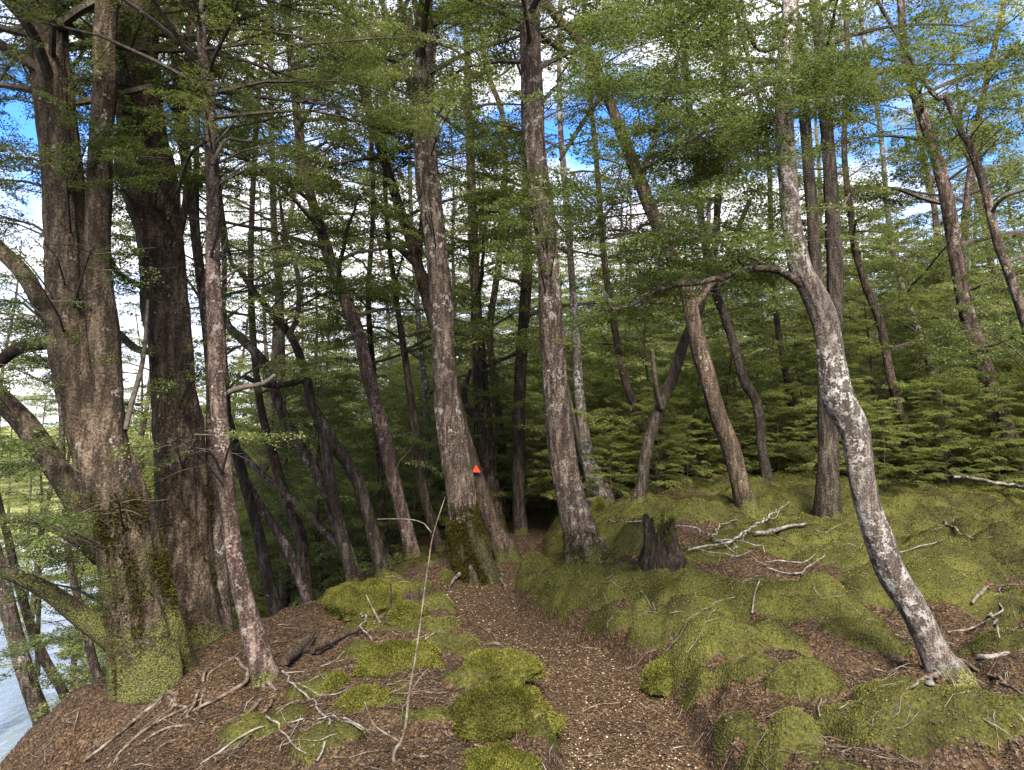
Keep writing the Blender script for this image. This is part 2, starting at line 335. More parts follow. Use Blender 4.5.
# terrain sheet: rings round the viewpoint, finer near
def build_ground():
    r = np.concatenate([[.05, .4, .8], 1.1 * 1.0085 ** np.arange(0, 850)]); r = r[r < 1400]; r = np.append(r, [1700, 2500])
    fa = np.radians(np.arange(-46, 46.01, .2)); ba = np.radians(np.concatenate([np.arange(48, 180, 4), np.arange(-180, -46, 4)]))
    a = np.concatenate([fa, ba]); na = len(a)
    R, A = np.meshgrid(r, a, indexing='ij'); X = R * np.sin(A); Y = R * np.cos(A)
    z, s, d1, d2, ex, hh = terrain(X, Y, True)
    mb = MB(); n = len(r); i = np.arange(n - 1)[:, None] * na; j = np.arange(na)[None]; k = (j + 1) % na
    f = np.stack([i + j, i + na + j, i + na + k, i + k], -1).reshape(-1, 4)
    mb.add(np.stack([X, Y, z], -1).reshape(-1, 3), f)
    o = mb.build('ground', [ground_material()]); me = o.data
    mo = mossmask(X, Y, s, d1, d2, ex)
    slope_near = sm(.1, 1.0, ex)
    mo = np.where(ex > 0, mo, mo)
    for nm, v in (('moss', mo), ('grass', (1 - sm(.25, .8, hh)) * sm(WATER + .35, WATER + .8, z)), ('gravel', (1 - sm(.3, .9, hh)) * sm(WATER + .6, WATER + .25, z))):
        t_ = me.attributes.new(nm, 'FLOAT', 'POINT'); t_.data.foreach_set('value', np.asarray(v, np.float32).ravel())
    tag(o, kind='structure'); return o
build_ground()
m, t, o = mat('river_water'); p = N(t, 'ShaderNodeBsdfPrincipled'); p.inputs['Base Color'].default_value = (.16, .20, .23, 1); p.inputs['Metallic'].default_value = .35; p.inputs['Roughness'].default_value = .10
p.inputs['Specular IOR Level'].default_value = 1.0; p.inputs['IOR'].default_value = 1.45
b = N(t, 'ShaderNodeBump'); b.inputs['Strength'].default_value = .6; b.inputs['Distance'].default_value = .08; t.links.new(noise(t, coords(t, (1, .5, 1)), 3, 4), b.inputs['Height']); t.links.new(b.outputs[0], p.inputs['Normal'])
t.links.new(p.outputs[0], o.inputs[0])
mb = MB(); mb.add([(-400, -60, WATER), (-2, -60, WATER), (-2, 120, WATER), (-400, 120, WATER)], [[0, 1, 2, 3]]); tag(mb.build('water', [m]), kind='structure')

# ------------------------------------------------------------------ foliage
def leaf_quads(mb, C, U, Nn, S, tint, mat=1):
    U = U - Nn * np.sum(U * Nn, 1)[:, None]; U /= np.linalg.norm(U, axis=1)[:, None] + 1e-9
    V = np.cross(Nn, U); S = S[:, None]; w = .62
    v = np.stack([C - U * S * .5, C + V * S * w * .5 + U * S * .08, C + U * S * .5, C - V * S * w * .5 + U * S * .08], 1).reshape(-1, 3)
    mb.add(v, np.arange(len(C) * 4).reshape(-1, 4), mat, tint)
def sprays(mb, rg, C, D, size, leaf, cov=.75, tilt=.22, mat=1):
    """flat fans of small leaves: C centres, D directions, size = half length"""
    C = np.asarray(C); D = np.asarray(D); size = np.asarray(size)
    if len(C) == 0: return 0
    m = int(np.clip(COV * cov * math.pi * np.mean(size)**2 * .62 / (leaf * leaf * .31), 6, 260))
    n = len(C); H = D.copy(); H[:, 2] *= .5; H /= np.linalg.norm(H, axis=1)[:, None] + 1e-9
    up = np.tile([0, 0, 1.0], (n, 1)) + rg.normal(0, tilt, (n, 3)); up /= np.linalg.norm(up, axis=1)[:, None]
    side = np.cross(up, H); side /= np.linalg.norm(side, axis=1)[:, None] + 1e-9; H = np.cross(side, up)
    # leaves lie along a few side twigs of the fan, which leaves slits between them
    k = rg.integers(0, 7, (n, m)); base = (k / 6.0) * 1.5 - .85; sgn = np.where(rg.random((n, m)) < .5, -1, 1)
    tt = rg.random((n, m)) ** .7; ll = (.78 - .35 * np.abs(base + .1)) * (k < 6) + .45 * (k == 6)
    a = base + tt * ll * .75; b = sgn * tt * ll * .72 * (k < 6); a = a + rg.normal(0, .05, (n, m)); b = b + rg.normal(0, .06, (n, m))
    sz = size[:, None]
    P = C[:, None] + H[:, None] * (a * sz)[..., None] + side[:, None] * (b * sz)[..., None] + up[:, None] * (rg.normal(0, .06, (n, m)) * sz - .18 * sz * (a * a + b * b))[..., None]
    U = H[:, None] * .8 + side[:, None] * (sgn * .6)[..., None] + rg.normal(0, .35, (n, m, 3))
    Nn = up[:, None] + rg.normal(0, .38, (n, m, 3)); Nn /= np.linalg.norm(Nn, axis=2)[..., None]
    clump = rg.normal(0, .13, (n, 1)); tint = np.clip(.5 + clump + rg.normal(0, .26, (n, m)), 0, 1)
    leaf_quads(mb, P.reshape(-1, 3), U.reshape(-1, 3), Nn.reshape(-1, 3), leaf * rg.uniform(.7, 1.35, n * m), tint.ravel(), mat)
    return n * m

COV = .72
TRUNKS = []      # for keeping leaves off the front of the large trunks: pixel polylines with width and depth
GAPS = [(690, 70, 100, 75, .6), (60, 300, 70, 60, .8), (250, 300, 70, 60, .6), (300, 250, 120, 50, .7), (590, 215, 45, 90, .3), (640, 240, 60, 50, .6), (985, 245, 45, 30, .3), (800, 125, 30, 22, .25),
        (310, 90, 60, 60, .5), (235, 215, 60, 30, .6), (240, 370, 40, 30, .5), (400, 330, 40, 25, .5), (20, 220, 40, 60, .5), (90, 330, 30, 40, .5), (560, 90, 25, 80, .5), (910, 30, 60, 20, .5), (420, 20, 40, 20, .5)]
def keep(rg, P, front=True):
    px, py = project(P); k = np.ones(len(P)); kk = vn(px / 38., py / 20., 0, 90) * .5 + .5
    for x, y, rx, ry, q in GAPS:
        k = np.where(((px - x) / rx)**2 + ((py - y) / ry)**2 < 1, np.minimum(k, q + .25 * (kk - .5)), k)
    k = k * np.where(kk < .28, .35, 1)
    if front:
        for poly, wd, Y in TRUNKS:
            yy = poly[:, 1]; o_ = np.argsort(yy); cx = np.interp(py, yy[o_], poly[o_, 0]); w = np.interp(py, yy[o_], wd[o_])
            k = np.where((P[:, 1] < Y + .2) & (np.abs(px - cx) < w * .5 + 5) & (py > 185) & (py < 720), k * .10, k)
    k = np.where((py > 500) & (P[:, 1] < 8.5) & (px > 250), 0, k)
    return rg.random(len(P)) < k

def grow(mb, rg, acc, p0, p1, r0, leafstart=.3, dens=1.0, spray=.2, sag=.08, tube_seg=5):
    """a bough from p0 to p1 with side twigs; appends leaf spray centres to acc"""
    p0 = np.asarray(p0, float); p1 = np.asarray(p1, float); d = p1 - p0; Ln = np.linalg.norm(d)
    if Ln < .1: return
    n = max(4, int(Ln / .25)); s = np.linspace(0, 1, n)[:, None]
    wob = np.cumsum(rg.normal(0, .035 * Ln / n**.5, (n, 3)), 0); wob -= wob * 0 + s * wob[-1]
    P = p0 + d * s + wob + np.array([0, 0, 1.0]) * (sag * Ln * 4 * s * (1 - s))
    tube(mb, P, r0 * (1 - .8 * s[:, 0]), tube_seg, 0)
    h = d / Ln; az = math.atan2(h[1], h[0]); nt_ = max(2, int(Ln * 4.2 * dens * (1 - leafstart)))
    for i in range(nt_):
        u = leafstart + (1 - leafstart) * (i + rg.random()) / nt_; q = P[0] * 0 + np.array([np.interp(u, s[:, 0], P[:, c]) for c in range(3)])
        sg = 1 if i % 2 else -1; a = az + sg * rg.uniform(.5, 1.15); l = (.25 + .42 * min(Ln, 2.6) * (1.12 - u)) * rg.uniform(.7, 1.2)
        e = np.array([math.cos(a), math.sin(a), rg.normal(.02, .12)]); e2 = e * l
        Q = q + e2 * np.linspace(0, 1, 4)[:, None] + rg.normal(0, .02 * l, (4, 3)); Q[0] = q; Q[:, 2] -= .10 * l * np.linspace(0, 1, 4)**2
        tube(mb, Q, np.linspace(r0 * .28, .0015, 4), 3, 0, cap=False)
        ns = max(1, int(l / (spray * .85)))
        for j in range(ns):
            w = (j + .8) / ns; c = q + e2 * w; c[2] -= .10 * l * w * w; a2 = a + rg.normal(0, .35); acc.append((*c, math.cos(a2), math.sin(a2), -.1))
    acc.append((*p1, h[0], h[1], -.1))

def emit(mb, rg, acc, size, leaf, cov, prune=True, front=True):
    if not acc: return
    A = np.array(acc)
    if prune: A = A[keep(rg, A[:, :3], front)]
    sprays(mb, rg, A[:, :3], A[:, 3:], size * rg.uniform(.75, 1.3, len(A)), leaf, cov)

def trunk_disp(seed, amp, flare, zbase, lobes=5):
    ph = seed * 1.7
    def f(P, R, th, U, V):
        c, s_ = np.cos(th)[None], np.sin(th)[None]; z = P[:, 2][:, None]; r = R[:, None]
        k = 1 + amp * .9 * vn(c * 1.6 + seed, s_ * 1.6, z * 1.3, 7) + amp * .7 * vn(c * 3.2, s_ * 3.2 + seed, z * 3.1, 8) + amp * .55 * vn(c * 7, s_ * 7, z * 2.6 + seed, 9) + amp * .3 * vn(c * 9, s_ * 9, z * 16, 10) + amp * .42 * (np.abs(vn(c * 8 + seed, s_ * 8, z * 3.2, 14)) - .3)
        h = np.maximum(z - zbase, 0) / np.maximum(r * 2.2, .02)
        return k * (1 + flare * np.exp(-h * 1.4) * (1 + .55 * np.sin(lobes * th[None] + ph)))
    return f

def crown_auto(mb, rg, P, R, zlo, zhi, nb, Ln, size, leaf, cov=.75, dens=1.0, prune=True, front=True, bias=None, top=None):
    z = P[:, 2]; acc = []
    for i in range(nb):
        zz = zlo + (zhi - zlo) * (i + rg.random()) / nb
        if zz > z.max(): zz = z.max() - .05
        p0 = np.array([np.interp(zz, z, P[:, c]) for c in range(3)]); r = np.interp(zz, z, R)
        a = i * 2.399 + rg.normal(0, .5) if bias is None else bias + rg.normal(0, .8)
        l = Ln * rg.uniform(.6, 1.25) * (1 - .55 * max(0, (zz - zlo) / max(.1, z.max() - zlo)))
        p1 = p0 + np.array([math.cos(a), math.sin(a), rg.uniform(-.02, .30)]) * l
        grow(mb, rg, acc, p0, p1, min(r * .45, .012 + .010 * l), .22, dens, size)
    emit(mb, rg, acc, size, leaf, cov, prune, front)

# ------------------------------------------------------------------ trees traced at their places
# name, label, group, bark, leaf, Y (None = where the foot meets the ground), trunk [(px,py,w)], stems, boughs, clusters [(px,py,rx,ry,n,dY)], crown (n boughs, length, lowest visible pixel row, spray cov)
TREES = [
 dict(lb='huge twin-stemmed beech with mossy foot leaning over the river bank', bk='mossy', lf='deep', Y=5.0, seg=48, amp=.13,
  tr=[(146,716,70),(146,680,68),(142,640,66),(134,600,62),(127,560,60),(116,510,62),(103,465,56),(86,420,46),(74,380,44),(66,330,46),(60,260,42),(54,190,39),(48,100,38),(42,0,37)],
  st=[[(122,530,44),(114,480,38),(109,430,31),(107,380,28),(103,330,31),(99,290,27),(97,240,25),(99,190,26),(101,140,24),(105,80,24),(108,0,23)]],
  br=[[(112,560,22),(97,548,25),(76,500,26),(48,456,25),(25,423,24),(-4,394,22),(-60,340,18),(-130,250,12)],[(118,645,24),(108,635,25),(84,618,22),(51,593,18),(15,575,15),(-30,560,12),(-90,500,8)],
      [(80,545,8),(60,532,8),(25,519,8),(-10,524,6)],[(60,342,14),(33,345,14),(15,350,13),(-10,366,12),(-60,372,8)],[(60,330,18),(45,310,18),(25,275,17),(-5,245,16),(-60,190,12)],
      [(125,430,6),(131,405,6),(143,360,5),(148,300,3)]],
  cl=[(20,300,50,40,6,.5),(10,200,50,40,5,.5),(60,380,50,25,4,.5),(20,440,40,30,4,.3),(120,300,25,40,3,.8),(60,230,70,25,5,-.3),(30,290,60,20,4,-.4),(20,360,50,25,3,0),(40,525,60,12,4,-.3),(90,505,50,10,3,-.5),(30,130,60,40,4,-.3),(80,140,30,30,3,-.5),(40,60,50,30,3,.2),(20,600,60,40,2,.6)], cr=(16,2.2,100,.7)),
 dict(lb='massive dark beech with a burl on its left side, behind the twin-stemmed beech', bk='brown', lf='deep', Y=6.0, seg=48, amp=.15,
  tr=[(190,650,72),(186,600,58),(183,540,54),(181,500,52),(174,440,50),(170,380,46),(168,320,46),(165,260,46),(158,215,54),(152,170,50),(148,120,45),(144,60,43),(141,0,42)],
  br=[[(158,345,8),(165,302,9),(178,241,9),(187,190,8),(186,100,8),(192,0,7),(196,-70,5)],[(150,352,8),(135,348,8),(118,333,8)],[(150,290,7),(120,275,7),(108,255,6)]],
  cl=[(140,165,65,25,7,-.5),(170,275,30,12,3,-.4),(160,130,40,30,5,-.5),(185,330,30,20,3,-.3),(125,20,60,30,4,-.4),(190,435,45,7,4,-.5),(180,370,30,15,3,-.4)], cr=(16,2.4,60,.7)),
 dict(lb='slim straight beech with reddish lower bark just right of the massive dark beech', bk='red', lf='mid', Y=None, seg=20, amp=.08,
  tr=[(266,682,28),(250,620,21),(238,560,18),(229,480,16),(222,400,17),(219,350,19),(214,300,16),(210,250,15),(208,190,14),(203,80,12),(198,0,10)],
  br=[[(222,395,6),(240,388,6),(262,384,5),(275,375,4)],[(212,165,4),(225,140,4),(240,141,3),(252,141,3)],[(208,140,4),(190,155,4),(178,190,4)]],
  cl=[(250,160,50,40,5,.2),(230,60,50,50,5,.2),(260,240,50,30,4,.3),(200,435,45,8,3,-.3),(185,60,30,40,3,0)], cr=(14,2.0,120,.7)),
 dict(lb='slim lichen-spotted beech close behind the straight red-barked beech', bk='grey', lf='mid', Y=6.2, seg=18, amp=.08,
  tr=[(224,652,26),(219,560,19),(213,480,17),(211,400,15),(206,340,13),(198,280,11),(188,200,9),(180,120,8),(176,20,7)], cl=[(190,240,30,30,3,.2)], cr=(10,1.8,150,.7)),
 dict(lb='crooked pale beech whose long top limb bends left towards the bank', bk='grey', lf='mid', Y=9.0, seg=14, amp=.08,
  tr=[(366,604,16),(355,573,14),(337,522,14),(322,481,13),(299,443,12),(281,408,11),(266,365,10),(243,340,10),(228,325,8),(220,300,7),(214,250,6),(210,200,5)],
  br=[[(345,552,7),(325,532,8),(305,510,8),(275,485,7),(245,457,6),(225,430,4)]], cl=[(250,300,60,40,4,0),(300,420,40,20,4,.4)], cr=(8,1.8,330,.7)),
 dict(lb='dark twisted beech forking into wavy boughs beneath the blue sky patch', bk='dark', lf='deep', Y=8.6, seg=14, amp=.09,
  tr=[(382,574,15),(363,502,14),(352,474,13),(332,446,13),(325,431,13),(310,405,11),(305,380,10),(299,358,9),(289,335,9),(266,307,7),(240,272,6),(225,240,4)],
  br=[[(289,336,6),(298,312,6),(297,272,5),(285,235,4),(280,200,3)],[(325,431,11),(330,480,12),(341,530,13),(353,582,14),(358,602,15)],[(303,380,7),(280,385,7),(262,384,6),(245,377,5)]],
  cl=[(290,280,70,30,4,0),(230,310,40,30,3,0)], cr=(6,1.6,330,.65)),
 dict(lb='upright thin pale beech behind the crooked limbs left of the path', bk='grey', lf='light', Y=12, seg=10, amp=.05,
  tr=[(286,612,12),(282,480,10),(280,380,9),(279,300,8),(276,240,7),(272,150,6),(270,60,5)], cl=[(270,120,50,50,6,0),(300,380,50,30,6,0),(250,420,40,30,5,0),(330,60,60,40,5,0),(350,250,60,40,5,0),(280,220,40,30,3,0)], cr=(12,2.2,330,.7)),
 dict(lb='low leaning beech stem rising left from the bank top', bk='red', lf='mid', Y=8.4, seg=10, amp=.06,
  tr=[(312,622,11),(294,573,10),(281,542,10),(262,510,9),(243,476,9),(231,430,8),(226,380,7),(222,320,6),(222,240,5)], cr=(8,1.6,400,.7)),
 dict(lb='brown curved beech stem standing on the bank behind the low leaning stem', bk='brown', lf='mid', Y=9.5, seg=10, amp=.06,
  tr=[(314,618,14),(307,573,12),(302,537,12),(287,500,11),(270,450,10),(258,400,8),(252,320,7),(250,220,6)], cr=(8,1.7,400,.7)),
 dict(lb='dark straight beech stem low on the slope left of the path', bk='dark', lf='mid', Y=8.2, seg=10, amp=.06,
  tr=[(278,632,16),(264,573,13),(254,522,12),(243,476,11),(232,430,10),(215,360,8),(205,300,7),(196,200,6)], cr=(8,1.7,400,.7)),
 dict(lb='tall reddish beech leaning left, upright between two crooked dark stems', bk='red', lf='mid', Y=9.0, seg=16, amp=.08,
  tr=[(420,588,20),(414,568,16),(406,532,16),(393,481,15),(383,431,15),(370,383,15),(358,332,14),(342,291,13),(327,248,12),(317,215,11),(306,170,10),(298,110,9),(290,20,8)],
  cl=[(340,200,50,40,6,0),(320,300,50,30,4,.4),(300,160,60,40,5,.5),(400,430,40,25,3,.5),(320,110,60,50,6,0),(390,250,30,25,3,.2),(370,120,40,60,5,0)], cr=(16,2.2,330,.7)),
 dict(lb='thin dark beech stem just left of the tall reddish beech', bk='dark', lf='mid', Y=10.5, seg=8, amp=.05,
  tr=[(385,572,10),(384,543,9),(380,480,8),(378,443,8),(374,380,7),(370,300,6),(372,200,5)], cr=(8,1.8,380,.7)),
 dict(lb='thin bent brown beech between the reddish beech and the big mossy-footed beech', bk='brown', lf='mid', Y=10.0, seg=10, amp=.07,
  tr=[(443,564,12),(438,545,11),(431,522,10),(421,481,10),(416,431,9),(410,393,8),(402,340,7),(396,300,6),(386,200,5)], cr=(9,1.9,380,.7)),
 dict(lb='thin pale straight stem behind the thin bent brown beech', bk='pale', lf='light', Y=13, seg=8, amp=.05,
  tr=[(430,560,9),(429,480,8),(426,395,8),(421,350,7),(416,290,6),(410,200,5)], cr=(10,2.2,400,.7)),
 dict(lb='big beech with black mossy foot on the left edge of the path', bk='grey', lf='mid', Y=None, seg=40, amp=.11, main=1,
  tr=[(479,578,40),(472,556,33),(464,520,29),(459,480,29),(451,430,27),(446,385,25),(441,300,23),(436,240,23),(428,190,26),(424,150,24),(422,100,22),(424,50,18),(426,0,14)],
  br=[[(424,60,10),(414,40,8),(405,15,7),(392,-25,6)],[(424,55,9),(418,20,7),(410,-20,6)],[(421,120,8),(408,80,7),(400,40,6),(380,0,4)]],
  cl=[(440,215,60,22,7,-.5),(400,60,50,50,5,0),(460,130,50,50,6,.2),(395,150,50,40,5,.2),(470,40,60,40,5,.2)], cr=(16,2.4,80,.7)),
 dict(lb='leaning beech carrying the orange trail marker, behind the big path-side beech', bk='brown', lf='mid', Y=9.3, seg=16, amp=.09, main=1,
  tr=[(505,549,24),(497,533,17),(484,500,17),(472,464,16),(461,426,15),(452,385,15),(440,340,15),(429,305,14),(421,274,13),(416,258,11)],
  br=[[(418,266,9),(419,240,8),(412,228,7),(400,218,6),(385,210,5),(362,188,4)],[(418,266,9),(408,255,8),(397,247,6),(378,243,5)],[(418,262,6),(424,200,6),(430,120,5),(436,20,4)]],
  cl=[(370,200,50,20,4,0),(380,250,50,15,3,0),(400,300,40,30,4,.3)], cr=(3,1.6,300,.7)),
 dict(lb='broad brown beech with a knobbly elbow right of the marked tree', bk='brown', lf='light', Y=12, seg=14, amp=.09,
  tr=[(496,530,20),(492,500,19),(487,460,18),(482,400,17),(479,350,14),(476,300,12),(472,200,10),(468,80,8)],
  br=[[(480,420,10),(468,408,9),(464,395,7),(470,370,4)]], cl=[(480,170,40,60,6,0),(480,300,40,25,4,0)], cr=(18,2.4,380,.7)),
 dict(lb='narrow brown stem close beside the broad knobbly beech', bk='red', lf='light', Y=13.5, seg=10, amp=.06,
  tr=[(505,520,11),(502,450,10),(495,385,9),(490,330,8),(500,250,7),(505,132,6),(487,71,6),(480,10,5)], cl=[(490,100,40,50,5,0)], cr=(10,2.4,380,.7)),
 dict(lb='straight dark vertical beech at the far end of the path', bk='dark', lf='mid', Y=11.5, seg=14, amp=.06,
  tr=[(521,532,16),(519,500,14),(519,440,13),(520,380,13),(524,320,12),(527,260,11),(526,180,9),(524,60,7)], cl=[(525,300,40,12,3,-.4),(520,270,30,20,3,-.4)], cr=(14,2.4,330,.7)),
 dict(lb='big mottled beech on the mossy mound right of the path', bk='grey', lf='deep', Y=None, seg=40, amp=.09, main=1,
  tr=[(586,554,42),(581,540,34),(571,500,29),(562,450,28),(555,380,27),(551,330,26),(549,290,24),(546,240,23),(539,190,24),(535,150,23),(533,100,22),(531,0,22)],
  cl=[(540,225,38,25,7,-.6),(560,200,50,30,5,-.3),(590,140,40,60,4,.2),(520,140,50,60,5,.3),(580,20,50,30,4,.2),(555,310,40,12,3,-.3)], cr=(14,2.2,80,.7)),
 dict(lb='pale pink-barked beech flaring at its foot beyond the mottled beech', bk='pale', lf='light', Y=10.5, seg=14, amp=.08,
  tr=[(600,498,26),(594,480,19),(588,460,15),(582,425,12),(578,385,11),(576,340,9),(573,300,8),(568,220,7),(560,100,6)],
  br=[[(590,490,5),(580,450,5),(572,410,4),(566,380,3)]], cr=(12,2.3,330,.7)),
 dict(lb='long beech leaning far left, its bare lower trunk right of the broken stump', bk='brown', lf='deep', Y=8.8, seg=18, amp=.09, main=1,
  tr=[(755,528,26),(748,517,21),(738,482,19),(728,446,18),(717,418,18),(707,380,18),(695,332,18),(689,300,16),(672,258,14),(650,210,14),(632,165,13),(617,125,12),(597,70,12),(576,33,11),(548,3,10)],
  br=[[(605,90,6),(575,135,5),(560,160,4)],[(640,185,6),(660,120,5),(680,50,4)],[(692,310,8),(720,270,6),(750,200,5)]],
  cl=[(620,60,50,40,6,0),(680,160,50,50,7,.1),(720,180,50,50,5,0),(580,110,25,30,2,0),(640,110,40,30,4,0)], cr=(8,2.2,300,.7)),
 dict(lb='dark leaning beech crossing in a narrow V behind the stump', bk='dark', lf='mid', Y=9.3, seg=14, amp=.07, main=1,
  tr=[(640,500,16),(643,485,13),(649,446,12),(659,413,12),(672,380,12),(684,342,11),(699,305,10),(712,260,8),(720,180,7),(726,60,6)],
  br=[[(661,408,6),(657,395,6),(655,380,5),(652,350,4)]], cl=[(720,130,50,50,6,0)], cr=(8,2,300,.7)),
 dict(lb='slender brown beech leaning left across the dark V-shaped stem', bk='brown', lf='light', Y=11, seg=10, amp=.06,
  tr=[(664,496,12),(661,489,10),(649,446,9),(639,418,9),(626,385,9),(620,360,8),(613,317,8),(604,260,7),(596,160,6)], cr=(10,2.2,330,.7)),
 dict(lb='wavy slim beech with a grey upper stem right of the long leaning beech', bk='dark', lf='mid', Y=9.6, seg=12, amp=.08, main=1,
  tr=[(776,518,15),(773,507,12),(766,470,11),(763,451,10),(758,405,10),(745,380,10),(735,342,10),(725,312,9),(715,284,9),(706,240,8),(700,200,7),(690,100,6)],
  cl=[(700,170,50,40,5,0),(740,250,30,30,3,0)], cr=(9,2.1,330,.7)),
 dict(lb='very slim dark beech between the wavy slim beech and the pale curved beech', bk='dark', lf='mid', Y=11.5, seg=8, amp=.06,
  tr=[(817,502,9),(814,492,8),(804,456,7),(794,426,7),(786,380,7),(778,330,6),(772,260,6),(766,140,5)], cr=(9,2,380,.7)),
 dict(lb='white-patched curved beech in the mossy foreground with a long bough to the left', bk='pale', lf='deep', Y=None, seg=48, amp=.07, main=1,
  tr=[(948,678,42),(940,664,31),(929,641,27),(911,605,28),(891,573,29),(878,537,28),(868,507,26),(862,482,26),(858,454,27),(853,428,29),(840,403,32),(834,380,31),(829,342,27),(824,317,28),(812,291,26),(802,274,23),(797,256,22),(792,231,20),(789,203,20),(785,150,19),(783,100,18),(788,30,17),(790,-5,16)],
  br=[[(806,288,11),(793,279,9),(776,270,8),(748,269,7),(725,276,7),(697,283,6),(677,285,5),(654,292,5),(634,304,4),(613,309,3),(607,297,2)],[(762,269,4),(757,260,4),(742,256,3),(722,259,2)],[(748,269,4),(740,262,3),(712,235,3),(690,238,2)],
      [(677,285,4),(660,270,3),(648,240,3),(632,232,3),(610,230,2)],[(632,232,3),(604,238,2),(608,210,2),(628,200,2)],[(786,82,8),(765,84,6),(735,98,5),(700,110,4),(657,138,3)],[(788,40,7),(760,50,5),(745,20,4),(738,-20,3)],[(786,60,6),(740,60,4),(700,40,3),(650,34,2),(625,30,2)],[(783,120,6),(810,110,4),(840,90,3)]],
  cl=[], bcl=[(650,235,100,50,34),(600,215,60,45,18),(700,190,70,50,14),(640,290,60,22,8),(690,60,90,60,12),(620,70,60,50,6),(760,120,50,40,8),(840,90,40,40,6),(730,20,60,30,8)], cr=(6,1.6,-200,.7)),
 dict(lb='double-stemmed dark beech directly behind the white-patched curved beech', bk='dark', lf='mid', Y=8.2, seg=18, amp=.1, main=1,
  tr=[(830,510,27),(829,450,21),(828,400,20),(831,350,18),(833,290,17),(831,230,16),(828,180,15),(822,100,13),(815,0,11)],
  st=[[(828,345,14),(817,275,13),(811,200,12),(805,120,12),(798,30,10),(794,-10,9)]],
  br=[[(818,285,5),(834,258,4),(838,234,4),(823,229,3),(838,216,3),(850,193,2)]], cl=[(830,70,40,50,6,0),(860,120,40,40,4,0)], cr=(12,2.2,100,.7)),
 dict(lb='thin wavy beech right of the double-stemmed dark beech', bk='brown', lf='mid', Y=10.5, seg=10, amp=.07, main=1,
  tr=[(922,480,10),(910,431,9),(901,408,9),(891,370,9),(881,322,9),(866,286,8),(853,246,8),(848,215,7),(843,150,6),(850,40,5)], cl=[(870,150,50,40,5,0)], cr=(12,2.3,380,.7)),
 dict(lb='faint thin pale beech in the middle of the right-hand thicket', bk='pale', lf='mid', Y=13, seg=8, amp=.05,
  tr=[(946,470,9),(940,410,8),(932,373,7),(919,327,7),(906,291,6),(893,230,6),(880,120,5)], cr=(14,2.5,400,.75)),
 dict(lb='tall brown beech leaning left at the far right of the moss clearing', bk='red', lf='mid', Y=11, seg=16, amp=.08, main=1,
  tr=[(1020,480,22),(1010,450,18),(997,413,17),(984,378,17),(967,317,16),(957,266,15),(949,215,15),(940,165,13),(925,110,11),(908,55,9)], cl=[(930,60,60,40,6,0),(970,160,60,30,4,0),(900,120,40,40,4,0)], cr=(16,2.4,380,.7)),
 dict(lb='slender grey beech leaning left at the right margin', bk='grey', lf='deep', Y=8.5, seg=12, amp=.07,
  tr=[(1075,500,15),(1050,400,12),(1023,322,10),(1005,271,10),(995,240,9),(987,190,9),(975,150,8),(960,122,7),(948,96,6),(928,82,4)],
  br=[[(990,215,4),(1003,198,4),(1030,188,3)]], cl=[(990,120,50,40,5,0),(1010,60,40,40,5,0),(1000,330,40,25,3,-.2)], cr=(6,2.0,300,.7)),
 dict(lb='leaning riverside beech whose grey trunk stands lowest at the water', bk='grey', lf='deep', Y=8.5, seg=14, amp=.07,
  tr=[(75,800,20),(63,770,18),(51,740,18),(33,694,17),(15,638,16),(3,588,15),(-15,520,13),(-30,440,11),(-40,340,9)], cl=[(30,640,40,40,2,-.3)], cr=(3,1.6,600,.7)),
 dict(lb='thin dark riverside beech parallel to the lowest leaning beech', bk='dark', lf='mid', Y=9.0, seg=10, amp=.06,
  tr=[(108,780,13),(96,753,11),(84,727,11),(66,689,10),(41,649,10),(20,600,9),(5,540,8),(-8,460,7)], cl=[(60,670,50,30,2,.2),(60,740,50,30,2,.2),(20,560,50,30,2,.2)], cr=(3,1.6,600,.7)),
 dict(lb='short slim beech stem between the water and the big mossy foot', bk='grey', lf='mid', Y=8.0, seg=8, amp=.06,
  tr=[(120,760,11),(114,732,10),(109,707,9),(94,671,9),(84,630,8),(70,570,7),(62,500,6)], cl=[(80,650,40,30,2,.2),(90,700,30,30,1,.3)], cr=(2,1.4,600,.7)),
]
for d in TREES:
    tr = np.array(d['tr'], float)
    if d.get('main') or d['seg'] >= 20:
        TRUNKS.append((tr[:, :2], tr[:, 2], d['Y'] or hit(*d['tr'][0][:2])[1]))
    for st in d.get('st', []): s_ = np.array(st, float); TRUNKS.append((s_[:, :2], s_[:, 2], d['Y'] or 8.2))

